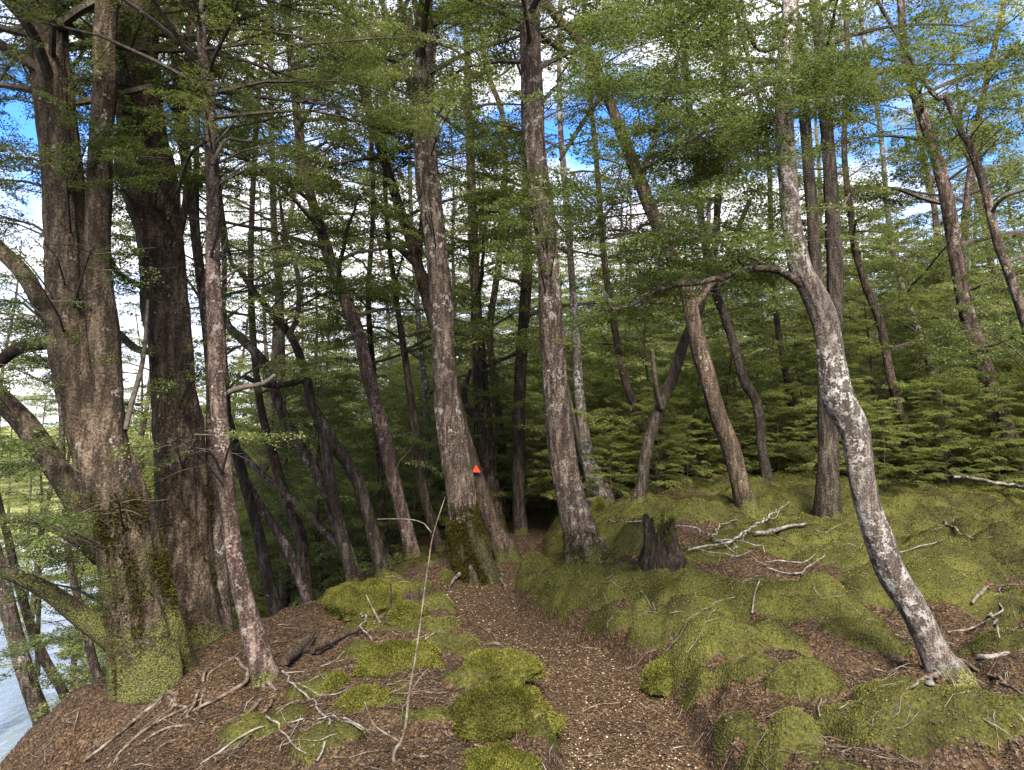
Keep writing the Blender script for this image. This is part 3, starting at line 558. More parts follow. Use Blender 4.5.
def px_poly(pts, Y, rg=None, dy=0.0):
    P = []; R = []
    for i, (x, y, w) in enumerate(pts):
        yy = Y + (dy * i / max(1, len(pts) - 1)); P.append(at(x, y, yy)); R.append(w * yy / F / 2 * .93)
    return np.array(P), np.array(R)
def build_tree(i, d):
    rg = np.random.default_rng(100 + i)
    Y = d['Y'] or hit(*d['tr'][0][:2], ymin=3)[1]
    P, R = px_poly(d['tr'], Y)
    P[:, 1] += .12 * vn(P[:, 2] * .6, i * 3.1, 0, 5)
    g = lambda p: float(terrain(np.array([p[0]]), np.array([p[1]]))[0])
    # foot: follow the stem down to the ground
    if P[0][2] < g(P[0]) - .1:
        pass
    else:
        dn = (P[0] - P[1]); dn /= np.linalg.norm(dn); dn = dn * .5 + np.array([0, 0, -.5]); p = P[0].copy(); k = 0
        while p[2] > g(p) - .12 and k < 200: p = p + dn / np.linalg.norm(dn) * .04; k += 1
        P = np.vstack([p, P]); R = np.concatenate([[R[0] * 1.06], R])
    P = np.vstack([P[0] + np.array([(P[0] - P[1])[0] * .1, 0, -.35]), P]); R = np.concatenate([[R[0]], R])
    fi = next((k for k in range(len(P)) if P[k][2] > g(P[k])), 0)
    base = P[max(0, fi - 1)].copy(); base[2] = min(g(base), P[min(fi, len(P) - 1)][2])
    # the crown top goes on above the frame
    H = max(P[-1][2] + 2.5, 9.5 + 3 * rg.random() + .25 * Y)
    dr = P[-1] - P[-2]; dr /= np.linalg.norm(dr); top = [P[-1]]
    for k in range(4):
        dr = dr * .6 + np.array([0, 0, .4]) + rg.normal(0, .07, 3); dr /= np.linalg.norm(dr); top.append(top[-1] + dr * (H - P[-1][2]) / 4)
    Pt = np.vstack([P, np.array(top[1:])]); Rt = np.concatenate([R, np.linspace(R[-1], .02, 5)[1:]])
    root = empty('beech_tree', base); tag(root, d['lb'], 'tree', 'beech trees of the riverside forest')
    B = [BK[d['bk']], TWIG]
    mb = MB(); S, SR = spline(Pt, Rt, max(.035, R[0] * .3)); tube(mb, S, SR, d['seg'], 0, trunk_disp(i * 1.3, d['amp'] * 1.25, .13, base[2] + .02))
    mb.build('trunk', B, root, base)
    for st in d.get('st', []):
        q, r = px_poly(st, Y - .02); q2 = np.vstack([q, q[-1] + [.1, .1, 2.5], q[-1] + [.3, .3, 5]]); r2 = np.concatenate([r, [r[-1] * .6, .02]])
        mb = MB(); s1, s2 = spline(q2, r2, .05); tube(mb, s1, s2, 22, 0, trunk_disp(i + 9.1, d['amp'], 0, -99)); mb.build('stem', B, root, base)
    bpts = []
    for br in d.get('br', []):
        q, r = px_poly(br, Y, dy=rg.uniform(-.5, .4)); mb = MB(); s1, s2 = spline(q, np.maximum(r, .004), .05); tube(mb, s1, s2, 10, 0, trunk_disp(i + 3.3, .08, 0, -99))
        mb.build('branch', [TWIG] if max(q_[2] for q_ in br) <= 6.5 else ([BK['grey']] if i == FORE else B), root, base); bpts.append(s1)
    mb = MB(); acc = []; dist = Y; leaf = float(np.clip(.0030 * dist, .0145, .05)); size = float(np.clip(.028 * dist, .16, .34))
    for (cx, cy_, rx, ry, n, dY) in d.get('cl', []):
        for k in range(n):
            a = rg.uniform(0, 2 * math.pi); q = rg.uniform(.2, 1)**.5; tx, ty = cx + rx * q * math.cos(a), cy_ + ry * q * math.sin(a)
            tgt = at(tx, ty, Y + dY + rg.normal(0, .35)); j = np.argmin(np.abs(S[:, 2] - (tgt[2] - .25 - .2 * rg.random())))
            p0 = S[j]
            grow(mb, rg, acc, p0, tgt, .006 + .006 * np.linalg.norm(tgt - p0), .25, 1.15, size)
    allb = np.vstack(bpts) if bpts else S
    for (cx, cy_, rx, ry, n) in d.get('bcl', []):
        for k in range(n):
            a = rg.uniform(0, 2 * math.pi); q = rg.uniform(.05, 1)**.5; tgt = at(cx + rx * q * math.cos(a), cy_ + ry * q * math.sin(a), Y + rg.normal(.1, .4))
            dd = np.linalg.norm(allb - tgt - np.array([.12, 0, 0]), axis=1) ; p0 = allb[rg.choice(np.argsort(dd)[:25])]; grow(mb, rg, acc, p0, tgt, .0035, .15, 1.8, size * .7)
    for s1 in bpts:                                  # leafy twigs on the traced boughs
        Lb = np.sum(np.linalg.norm(np.diff(s1, axis=0), axis=1)); n = int(Lb * (4.5 if i == FORE else 2.0))
        for k in range(n):
            p0 = s1[int(len(s1) * (.3 + .68 * rg.random()))]; a = rg.uniform(0, 2 * math.pi); l = rg.uniform(.35, .8) * (.06 * dist + .4)
            grow(mb, rg, acc, p0, p0 + np.array([math.cos(a), math.sin(a), rg.normal(.12, .2)]) * l, .005, .2, 1.3, size)
    nb, Ln, lowpx, cov = d['cr']; nb = int(nb * (1.35 if i < 14 else .8)) if i != FORE else 3
    zlo = at(512, min(lowpx, 420), Y)[2]; zv = at(512, -40, Y)[2]
    if zlo < zv - .5: crown_auto(mb, rg, S, SR, zlo, zv, nb, Ln, size, leaf, .62)
    crown_auto(mb, rg, S, SR, max(zv, zlo), H - .2, 3, Ln * 1.0, .34, .06, .45, .5, False, False)
    emit(mb, rg, acc, size, leaf, .7)
    mb.build('crown', [TWIG, LF[d['lf']]], root, base, smooth=False)
    return root, S, SR, base
FORE = next(k for k, d in enumerate(TREES) if d['lb'].startswith('white-patched'))
TR = [build_tree(i, d) for i, d in enumerate(TREES)]

# ------------------------------------------------------------------ background stand: prototypes and copies
def proto_tree(seed, H, bk, lf, zlo, nb, Ln, leaf, size, cov=.8, r=.1):
    rg = np.random.default_rng(seed); n = 9; P = np.zeros((n, 3)); P[:, 2] = np.linspace(-.2, H, n)
    P[:, :2] = np.cumsum(rg.normal(0, .022 * H / 3, (n, 2)), 0); P[:, :2] -= P[:1, :2]; P[:, 0] += rg.uniform(-.12, .12) * P[:, 2]
    R = r * np.linspace(1, .12, n); S, SR = spline(P, R, .15)
    t_ = MB(); tube(t_, S, SR, 10, 0, trunk_disp(seed, .09, .35, 0)); tm = t_.build('trunk', [BK[bk]], data_only=True)
    c_ = MB(); crown_auto(c_, rg, S, SR, zlo, H - .05, nb, Ln, size, leaf, cov, 1.0, False, False); cm = c_.build('crown', [TWIG, LF[lf]], data_only=True, smooth=False)
    return tm, cm
def place(pr, name, label, cat, group, x, y, sc, rz):
    z = float(terrain(np.array([x]), np.array([y]))[0]); r = empty(name, (x, y, z - .05)); r.rotation_euler = (0, 0, rz); r.scale = (sc, sc, sc); tag(r, label, cat, group)
    for nm, me in zip(('trunk', 'crown'), pr):
        o = bpy.data.objects.new(nm, me); COL.objects.link(o); o.parent = r
    return r
rg = np.random.default_rng(5)
TALL = [proto_tree(11, 15, 'brown', 'mid', 3.4, 26, 2.9, .058, .36, .40, .15), proto_tree(12, 17, 'grey', 'light', 4.4, 26, 3.0, .058, .36, .40, .17), proto_tree(13, 13, 'dark', 'light', 3.0, 24, 2.7, .055, .34, .40, .11), proto_tree(14, 16, 'red', 'light', 3.7, 26, 2.8, .058, .36, .40, .13)]
SAPL = [proto_tree(21, 4.2, 'dark', 'light', .35, 40, 1.35, .030, .22, .8, .03), proto_tree(22, 3.2, 'grey', 'light', .25, 34, 1.2, .034, .22, .85, .025), proto_tree(23, 5.5, 'brown', 'mid', .6, 44, 1.6, .036, .24, .85, .04)]
pts = []
def scatter(n, ymin, ymax, a0, a1, dmin, pw=1.0, tries=60):
    out_ = []
    for _ in range(n * tries):
        if len(out_) >= n: break
        y = ymin + (ymax - ymin) * rg.random()**pw; x = y * rg.uniform(a0, a1)
        if all((x - a)**2 + (y - b)**2 > dmin**2 for a, b in out_ + pts): out_.append((x, y))
    pts.extend(out_); return out_
for x, y in scatter(30, 14, 34, -.02, .86, 1.9, .8):
    if -.12 < x / y < .40 and y < 30: continue
    place(TALL[rg.integers(4)], 'beech_tree', 'tall beech far back in the dense stand behind the mossy clearing', 'tree', 'far beeches behind the mossy clearing', x, y, rg.uniform(.8, 1.15), rg.uniform(0, 6.28))
for x, y in scatter(5, 34, 60, -.1, .9, 3, .8):
    place(TALL[rg.integers(4)], 'beech_tree', 'tall beech far back in the dense stand behind the mossy clearing', 'tree', 'far beeches behind the mossy clearing', x, y, rg.uniform(.9, 1.2), rg.uniform(0, 6.28))
for x, y in scatter(9, 14, 28, -.34, -.04, 2):
    place(TALL[rg.integers(4)], 'beech_tree', 'slim beech on the falling slope beyond the crooked trees left of the path', 'tree', 'far beeches on the falling slope', x, y, rg.uniform(.6, .8), rg.uniform(0, 6.28))
for x, y in scatter(12, 16, 32, -.72, -.30, 2.0):
    place(TALL[rg.integers(4)], 'beech_tree', 'slender beech rooted on the steep river bank beyond the twin-stemmed tree', 'tree', 'far beeches above the river', x, y, rg.uniform(.6, .85), rg.uniform(0, 6.28))
pts = []
for x, y in scatter(96, 10.4, 24, .05, .80, .9):
    if x / y < .26 and y > 12 and rg.random() < .5: continue
    place(SAPL[rg.integers(3)], 'beech_sapling', 'light green beech sapling with flat leafy tiers in the thicket beyond the moss', 'sapling', 'saplings in the thicket beyond the moss', x, y, rg.uniform(.5, .95), rg.uniform(0, 6.28))
for x, y in scatter(64, 10.5, 26, -.38, .10, .85):
    if abs(x - pathx(y)) < .5 and y < 12: continue
    place(SAPL[rg.integers(3)], 'beech_sapling', 'light green beech sapling on the slope among the crooked stems left of the path', 'sapling', 'saplings on the slope left of the path', x, y, rg.uniform(.5, .9), rg.uniform(0, 6.28))
for x, y in scatter(3, 8, 18, -.70, -.42, 1.2):
    place(SAPL[rg.integers(3)], 'beech_sapling', 'beech sapling rooted on the steep bank above the river', 'sapling', 'saplings on the steep river bank', x, y, rg.uniform(.4, .8), rg.uniform(0, 6.28))
for x, y in scatter(70, 9.8, 15, .10, .82, .55) + scatter(26, 11, 17, -.14, .10, .6):
    if abs(x - pathx(y)) < .55: continue
    place(SAPL[rg.integers(2)], 'beech_sapling', 'low young beech sapling in the understorey at the back edge of the moss', 'sapling', 'low saplings along the back edge of the moss', x, y, rg.uniform(.28, .5), rg.uniform(0, 6.28))
for x, y in scatter(120, 25, 58, -.14, .84, 1.2):
    place(SAPL[rg.integers(3)], 'beech_sapling', 'sunlit beech sapling on the far rise seen between the trunks', 'sapling', 'saplings on the far rise', x, y, rg.uniform(.9, 1.7), rg.uniform(0, 6.28))
for x, y in scatter(40, 13, 32, -.47, -.10, 1.2):
    place(SAPL[rg.integers(3)], 'beech_sapling', 'tall bushy beech sapling low on the wooded slope above the river', 'sapling', 'saplings low on the wooded slope', x, y, rg.uniform(1.0, 1.7), rg.uniform(0, 6.28))
pts = []
for x, y in scatter(60, 50, 110, -.85, -.1, 3.5):
    place(SAPL[rg.integers(3)], 'bush', 'distant green bush on the grassy far bank of the river', 'bush', 'bushes on the far bank', x, y, rg.uniform(.6, 1.5), rg.uniform(0, 6.28))

# ------------------------------------------------------------------ moss fronds, litter
def scatter_ground(n, rmin, rmax, amax=43):
    a = np.radians(rg.uniform(-amax, amax, n)); r = rmin * (rmax / rmin) ** rg.random(n); return r * np.sin(a), r * np.cos(a), r
def blades(mb, rg, P, Nrm, h, w, tint, mat=0):
    n = len(P); d = Nrm + rg.normal(0, .55, (n, 3)); d /= np.linalg.norm(d, axis=1)[:, None]
    s = np.cross(d, rg.normal(0, 1, (n, 3))); s /= np.linalg.norm(s, axis=1)[:, None] + 1e-9
    v = np.stack([P - s * w[:, None], P + s * w[:, None], P + d * h[:, None]], 1).reshape(-1, 3)
    mb.add(v, np.arange(3 * n).reshape(-1, 3), mat, tint)
def gnormal(x, y):
    e = .02; z = terrain(x, y); nx = -(terrain(x + e, y) - z) / e; ny = -(terrain(x, y + e) - z) / e
    n_ = np.stack([nx, ny, np.ones_like(nx)], -1); return z, n_ / np.linalg.norm(n_, axis=1)[:, None]
x, y, r = scatter_ground(900000, 2.6, 12, 40)
z, s, d1, d2, ex, hh = terrain(x, y, True); mo = mossmask(x, y, s, d1, d2, ex); k = (mo + .55 * fbm(x * 7, y * 7, 0, 120, 3) > .46); x, y, r = x[k], y[k], r[k]
z, nr = gnormal(x, y); n = len(x); up = nr * .8 + np.array([0, 0, .2])
_, _, q1, q2, _, _ = terrain(x, y, True)
bb = bumpfield(x, y, False)
tn = np.clip(.33 + .16 * q1 + .12 * q2 + .30 * bb + .55 * fbm(x * 1.1, y * 1.1, 0, 121, 3) + .60 * fbm(x * 8, y * 8, 0, 123, 3) + rg.normal(0, .17, n), 0, 1)  # hummock tops painted lighter, hollows darker, like light from above; the rest is noise
mb = MB(); blades(mb, rg, np.stack([x, y, z - .004], -1), up, (.005 + .0009 * r) * rg.uniform(.4, 1.6, n), (.0010 + .00048 * r) * rg.uniform(.7, 1.3, n), tn)
tag(mb.build('moss', [MOSSF], smooth=False), 'soft olive green moss carpet covering the forest floor', 'moss', kind='stuff')
x, y, r = scatter_ground(420000, 2.5, 12)
z, s, d1, d2, ex, hh = terrain(x, y, True); mo = mossmask(x, y, s, d1, d2, ex)
k = rg.random(len(x)) < np.where(mo > .52, .13, .8) * np.where(ex > 2.5, .0, 1); x, y, r = x[k], y[k], r[k]; z, nr = gnormal(x, y); n = len(x)
nn = nr + rg.normal(0, .28, (n, 3)); nn /= np.linalg.norm(nn, axis=1)[:, None]; th = rg.uniform(0, 6.28, n); U = np.stack([np.cos(th), np.sin(th), 0 * th], -1)
mb = MB(); _, ss, _, _, _, _ = terrain(x, y, True)
mb = MB(); tt = np.clip(rg.beta(2, 2.6, n) + .24 * sm(.45, .36, np.abs(ss)) - .08 + .08 * fbm(x * 1.2, y * 1.2, 0, 130), 0, 1); leaf_quads(mb, np.stack([x, y, z + .004 + .006 * rg.random(n)], -1), U, nn, (.0085 + .0008 * r) * rg.uniform(.5, 1.5, n), tt, 0)
tag(mb.build('fallen_leaves', [LITTER], smooth=False), 'tiny brown fallen beech leaves littering the path and banks', 'leaf litter', kind='stuff')

mb = MB(); x, y, r = scatter_ground(1500, 2.7, 9)
z, s, d1, d2, ex, hh = terrain(x, y, True)
for k in range(len(x)):
    if abs(s[k]) < .4 and rg.random() < .75 or ex[k] > 2.2: continue
    l = rg.uniform(.04, .22); a = rg.uniform(0, 6.28); t_ = np.linspace(-.5, .5, 4); qx = x[k] + l * t_ * math.cos(a) + rg.normal(0, .006, 4); qy = y[k] + l * t_ * math.sin(a) + rg.normal(0, .006, 4)
    tube(mb, np.stack([qx, qy, terrain(qx, qy) + .006 + rg.uniform(0, .02)], -1), np.linspace(.0020, .0009, 4) * rg.uniform(.7, 1.6), 3, 0)
tag(mb.build('fallen_twigs', [DEAD], smooth=False), 'short broken twigs scattered over the moss and litter', 'twigs', kind='stuff')
# moss cushions that read as mounds of their own
def cushion(px, py, w, h, label, yoff=.0, hk=1.0):
    """px, py = foot centre in the photo; w, h in photo pixels"""
    p = hit(px, py); Y = p[1]; rx = w * Y / F / 2; rz = h * Y / F * hk * .62; rx *= 1.08; ry = rx * .8; c = np.array([p[0], Y + ry * .6 + yoff, 0]); c[2] = float(terrain(c[:1], c[1:2])[0]) - .05
    nu, nv = 72, 26; th = np.linspace(0, 2 * math.pi, nu, endpoint=False); ph = np.linspace(0, math.pi / 2, nv); T_, Ph = np.meshgrid(th, ph)
    dx, dy, dz = np.cos(T_) * np.cos(Ph), np.sin(T_) * np.cos(Ph), np.sin(Ph)
    k = 1 + .20 * vn(dx * 1.7 + px, dy * 1.7, dz * 1.7, 3) + .14 * vn(dx * 5 + px, dy * 5, dz * 5, 4) + .07 * vn(dx * 11, dy * 11, dz * 11, 6)
    V = np.stack([c[0] + dx * rx * k, c[1] + dy * ry * k, c[2] + dz * (rz + .05) * k], -1)
    mb = MB(); i = np.arange(nv - 1)[:, None] * nu; j = np.arange(nu)[None]; kk = (j + 1) % nu
    mb.add(V.reshape(-1, 3), np.stack([i + j, i + kk, i + nu + kk, i + nu + j], -1).reshape(-1, 4), 0)
    n = int(24000 * min(1.5, rx * rz / .04)); a = rg.integers(0, nu, n); b = (rg.random(n)**.75 * (nv - 1)).astype(int); q = V[b, a] + rg.normal(0, .006, (n, 3))
    nn = np.stack([dx[b, a] / rx, dy[b, a] / ry, dz[b, a] / rz], -1); nn /= np.linalg.norm(nn, axis=1)[:, None]
    q = q + (V[b, (a + 1) % nu] - V[b, a]) * rg.random((n, 1))
    blades(mb, rg, q, nn, .015 * rg.uniform(.5, 1.3, n), .0028 * rg.uniform(.7, 1.3, n), np.clip(.80 + .45 * fbm(q[:, 0] * 4, q[:, 1] * 4, q[:, 2] * 4, 8) + .4 * fbm(q[:, 0] * 13, q[:, 1] * 13, q[:, 2] * 13, 9) + rg.normal(0, .15, n), 0, 1), 1)
    tag(mb.build('moss_cushion', [MOSSM, MOSSF], None, c), label, 'moss', 'moss cushions')
cushion(364, 618, 78, 34, 'long arched bright green moss hump by the bank top, left of the path', hk=1.1)
cushion(398, 672, 80, 32, 'rounded moss cushion under the small rotten stub')
cushion(502, 738, 100, 56, 'largest rounded moss dome at the left edge of the path')
cushion(492, 790, 100, 46, 'dark gold moss mound below the largest dome')
cushion(336, 689, 30, 16, 'small bright moss tuft among the brown litter')
cushion(362, 708, 52, 22, 'flat olive moss cushion beside the bare twig tangle')
cushion(500, 676, 78, 20, 'low moss mound above the largest dome by the path')
cushion(664, 690, 36, 26, 'little upright moss knob on the right edge of the path')
cushion(406, 622, 36, 22, 'small moss cushion piled against the rotten stub')
cushion(600, 514, 20, 20, 'small yellow moss knob beside the pale pink beech foot')

# moss growing on trunks
def trunk_moss(ti, z0, z1, n, lf=.011):
    root, S, SR, base = TR[ti]; m_ = (S[:, 2] > z0) & (S[:, 2] < z1); idx = np.nonzero(m_)[0]
    if len(idx) == 0: return
    ii = rg.choice(idx, n); th = rg.uniform(0, 6.28, n); nn = np.stack([np.cos(th), np.sin(th), .25 * np.ones(n)], -1); kk = fbm(nn[:, 0] * 1.6, nn[:, 1] * 1.6, S[ii, 2] * 3, 140 + ti) > -.05
    ii, nn, th = ii[kk], nn[kk], th[kk]; n = len(ii)
    P = S[ii] + nn * (SR[ii] * (1.0 + .03))[:, None] + rg.normal(0, .008, (n, 3)); P[:, 2] += rg.normal(0, .03, n)
    mb = MB(); blades(mb, rg, P, nn, .028 * rg.uniform(.5, 1.3, n), .0045 * rg.uniform(.6, 1.4, n), np.clip(.36 + .22 * fbm(P[:, 0] * 6, P[:, 1] * 6, P[:, 2] * 6, 9) + rg.normal(0, .16, n), 0, 1))
    mb.build('moss', [MOSSF], root, base, smooth=False)
def sleeve(ti, z1, k):
    root, S, SR, base = TR[ti]; m_ = (S[:, 2] > base[2] - .1) & (S[:, 2] < z1); P = S[m_]; f = np.sin(np.linspace(.9, math.pi * .93, len(P))) ** .5; R = SR[m_] * (1 + k * f * .7)
    mb = MB(); tube(mb, P, R, 40, 0, trunk_disp(4.4, .10, .0, base[2] + .02)); n = 50000; ii = rg.integers(0, len(P), n); th = rg.uniform(0, 6.28, n); nn = np.stack([np.cos(th), np.sin(th), -.2 + 0 * th], -1)
    q = P[ii] + nn * R[ii][:, None] * (1.02 + .16 * vn(np.cos(th) * 3, np.sin(th) * 3, P[ii][:, 2] * 9, 5) + rg.normal(0, .03, n))[:, None]; q[:, 2] += rg.normal(0, .02, n); blades(mb, rg, q, nn, .035 * rg.uniform(.5, 1.2, n), .005 * np.ones(n), np.clip(rg.normal(.34, .2, n), 0, 1), 1)
    tag(mb.build('moss_sleeve', [MOSSD, MOSSF], root, base), 'shaggy black-green moss round the foot')
m, t, o = mat('dark_moss'); finish(t, o, ramp(t, noise(t, coords(t), 40, 4), [(.35, (.008, .007, .003)), (.65, (.040, .036, .012))]), noise(t, coords(t), 60), 1, .02); MOSSD = m
def idx(s): return next(k for k, d in enumerate(TREES) if d['lb'].startswith(s))
trunk_moss(idx('huge twin'), -.6, 1.15, 34000); trunk_moss(idx('massive dark'), -.4, 1.2, 9000); trunk_moss(idx('big beech with black'), 0, .75, 12000)
trunk_moss(idx('big mottled'), 0, .6, 6000)
sleeve(idx('big beech with black'), at(468, 520, TR[idx('big beech with black')][3][1])[2], .16)

# ------------------------------------------------------------------ stumps, dead wood, stones, marker
def jag_stump(px, py, w, h, name, label, jag=.62):
    p = hit(px, py); Y = p[1] + .1; c = at(px, py, Y); c[2] = float(terrain(c[:1], c[1:2])[0]); r = w * Y / F / 2; H = h * Y / F
    nu, nv = 64, 22; th = np.linspace(0, 2 * math.pi, nu, endpoint=False)
    top = H * (1 - jag * (.5 + .5 * vn(np.cos(th) * 4.2, np.sin(th) * 4.2 + px, 0, 3)) - .35 * jag * (.5 + .5 * vn(np.cos(th) * 9, np.sin(th) * 9, 0, 4)))
    V = []
    for k in range(nv):
        t_ = k / (nv - 1); z = -.35 + (top + .35) * t_
        rr = r * (1 + .30 * np.exp(-np.maximum(z, 0) / (.18 * H)) * (1 + .5 * np.sin(5 * th + px))) * (1 - .12 * t_) * (1 + .30 * vn(np.cos(th) * 4.5, np.sin(th) * 4.5, z * 3.5, 5) + .24 * vn(np.cos(th) * 9, np.sin(th) * 9, z * 5, 6))
        V.append(np.stack([np.cos(th) * rr, np.sin(th) * rr, z], -1))
    for k in range(6):      # hollow inside
        t_ = k / 5; V.append(np.stack([np.cos(th) * r * (.68 - .1 * t_), np.sin(th) * r * (.68 - .1 * t_), top * (.97 - .5 * t_)], -1))
    V.append(np.stack([th * 0, th * 0, th * 0 + H * .3], -1)); V = np.array(V) + c; n = len(V)
    mb = MB(); i = np.arange(n - 1)[:, None] * nu; j = np.arange(nu)[None]; kk = (j + 1) % nu
    mb.add(V.reshape(-1, 3), np.stack([i + j, i + kk, i + nu + kk, i + nu + j], -1).reshape(-1, 4), 0)
    root = empty(name, c); tag(root, label, 'stump'); mb.build('wood', [ROT], root, c)
    mb = MB(); q = V[nv - 4:nv + 1].reshape(-1, 3); q = q[rg.integers(0, len(q), 2600)]; q = q[vn(q[:, 0] * 9, q[:, 1] * 9, 0, 12) > .1] + 0
    blades(mb, rg, q + rg.normal(0, .008, q.shape), np.tile([0, 0, 1.0], (len(q), 1)), .025 * rg.uniform(.5, 1.2, len(q)), .004 * np.ones(len(q)), rg.uniform(.3, .8, len(q)))
    mb.build('moss', [MOSSF], root, c, smooth=False)
jag_stump(661, 562, 32, 50, 'tree_stump', 'broken hollow dark stump with jagged top on the moss bank')
jag_stump(412, 612, 18, 20, 'tree_stump', 'low rotten stub with splintered top left of the path', .6)

def lie(pts, lift=.0, up=None):
    """pixel polyline laid on the ground"""
    P = []; R = []
    for k, (x, y, w) in enumerate(pts):
        p = hit(x, y); r = w * p[1] / F / 2; p = p.copy(); p[2] = float(terrain(p[:1], p[1:2])[0]) + r * .6 + lift + (up[k] if up else 0); P.append(p); R.append(r)
    return np.array(P), np.array(R)
def stick(name, label, cat, runs, m, group=None, Y=None, lift=.01, seg=8):
    root = None
    for k, pts_ in enumerate(runs):
        if Y: P, R = px_poly(pts_, Y)
        else: P, R = lie(pts_, lift)
        if root is None: o_ = P[0].copy(); root = empty(name, o_); tag(root, label, cat, group)
        R = R * (.5 if name in ('dead_branch', 'bark_curl') else .7 if name == 'dead_sapling' else .9); mb = MB(); s1, s2 = spline(P, R, .03); s2 = s2 * np.linspace(1.1, .7, len(s2))
        s1 = s1 + np.stack([vn(s1[:, 0] * 9, s1[:, 1] * 9, k, 1), vn(s1[:, 0] * 9, s1[:, 1] * 9, k, 2), vn(s1[:, 0] * 9, s1[:, 1] * 9, k, 3)], -1) * .022
        tube(mb, s1, s2, seg, 0, trunk_disp(k * 1.1, .1, 0, -99)); mb.build('stem' if k == 0 else 'twig', [m], root, o_)
    return root
stick('dead_sapling', 'thin bare dead sapling standing upright in the foreground left of the path', 'dead sapling',
 [[(396,790,6),(395,768,5),(393,750,5),(402,732,4.5),(407,689,4),(412,659,3.6),(417,626,3.2),(422,590,3),(427,560,2.6),(431,537,2.3),(444,497,1.8)],[(408,695,3),(416,680,2.6),(426,666,2)],[(430,533,2),(418,520,1.6),(375,517,1.2)],[(398,742,3),(377,727,2.6),(368,703,2)]], DEAD, Y=3.4)
stick('dead_branch', 'bleached forked branch lying in the litter at the bottom left', 'branch', [[(280,674,4),(316,707,4),(328,722,5),(326,748,5),(318,768,5)],[(268,720,4),(293,745,4),(318,766,4)],[(285,730,3),(316,720,3),(356,730,4),(372,738,2)],[(328,722,3),(345,724,3),(360,736,2)],[(296,690,2),(330,700,2),(352,690,1.5)],[(300,715,2),(280,755,2)],[(340,735,2),(318,742,2),(290,748,1.5)]], GREYW)
stick('dead_branch', 'long thin grey branch slanting over the moss at the lower left corner', 'branch', [[(200,768,4),(232,748,3.5),(262,726,3),(300,705,2)],[(232,748,2),(215,735,1.5)]], GREYW)
stick('dead_branch', 'pile of grey fallen boughs right of the broken stump', 'branch', [[(690,558,4),(715,551,4),(738,545,5),(771,522,4),(791,509,2)],[(679,532,3),(697,536,3),(712,547,3),(735,558,3)],[(735,557,4),(750,536,4),(780,518,2)],[(712,543,3),(722,532,3),(738,524,2)],[(712,545,3),(760,552,3),(765,560,2)],[(763,568,3),(799,570,2.5),(816,563,2)],[(700,555,2),(730,562,2),(752,560,2)]], GREYW, lift=.05)
stick('fallen_log', 'short pale log lying behind the pile of grey boughs', 'log', [[(757,540,4),(780,535,5),(806,529,4)]], GREYW, lift=.03)
stick('dead_branch', 'thin stick poking out left of the broken stump', 'branch', [[(608,528,2),(622,527,2.5),(644,529,3)]], GREYW, lift=.06)
stick('dead_branch', 'pale broken stick standing out of the moss right of the stump', 'branch', [[(751,620,3.5),(753,606,3.5),(760,589,3)]], GREYW, lift=.04)
stick('dead_branch', 'curved twig lying on the mossy bank below the stump', 'branch', [[(640,597,2),(652,606,2.5),(660,618,2)],[(672,622,1.5),(700,610,2),(736,596,1.5)]], DEAD)
stick('dead_branch', 'grey twig spread behind the white-patched beech on the moss', 'branch', [[(768,572,2),(800,575,3),(826,560,2)],[(800,575,2),(812,590,2),(824,602,1.5)],[(896,555,3),(918,550,3),(943,546,2.5)]], GREYW)
stick('dead_branch', 'short dark broken branch on the bright far moss', 'branch', [[(944,524,3),(954,533,4),(972,544,4)]], DEAD)
stick('fallen_log', 'thin white log lying at the edge of the right thicket', 'log', [[(955,487,3),(977,490,4),(1000,494,4),(1040,500,3)]], GREYW, lift=.12)
stick('dead_branch', 'bent brown branch beside the bark curl at the right edge', 'branch', [[(950,638,3),(975,636,4),(1003,616,4),(1001,590,3)],[(1003,592,3),(1024,592,2)]], DEAD, lift=.03)
stick('bark_curl', 'curled strip of loose brown bark on the moss at right', 'bark', [[(970,609,5),(980,600,8),(991,592,5)],[(992,619,5),(995,632,6),(998,643,4)]], DEAD, lift=.02)
stick('fallen_log', 'short lichen-covered log end right of the curved beech foot', 'log', [[(979,662,6),(990,658,7),(1004,654,6)]], GREYW, lift=.01, seg=12)
stick('dead_branch', 'thin brown stick at the bottom right corner', 'branch', [[(985,730,3),(1005,742,3),(1030,757,3)],[(1006,742,2),(1016,765,2)]], DEAD)
stick('dead_branch', 'thin twig stuck in the litter left of the curved beech', 'branch', [[(820,718,2.5),(822,704,2.5),(826,690,2)]], DEAD)
stick('broken_plank', 'dark split plank leaning on the litter near the slim red beech', 'wood', [[(286,669,8),(300,657,9),(316,643,7)]], ROT, lift=.04)
stick('broken_plank', 'long thin split plank pointing at the moss hump', 'wood', [[(314,657,6),(335,648,6),(360,636,6)]], ROT, lift=.04)
stick('dead_branch', 'twisted grey stick under the rotten stub', 'branch', [[(359,617,3),(366,626,3),(359,630,4),(372,645,3)]], GREYW, lift=.03)
stick('dead_branch', 'dark upright snag in front of the moss hump', 'branch', [[(392,618,6),(391,603,6),(391,587,4)]], ROT, Y=float(hit(392, 618)[1]))
stick('dead_branch', 'leaning brown snag beside the dark upright snag', 'branch', [[(380,622,5),(372,606,4),(366,593,3)]], DEAD, Y=float(hit(380, 622)[1]))
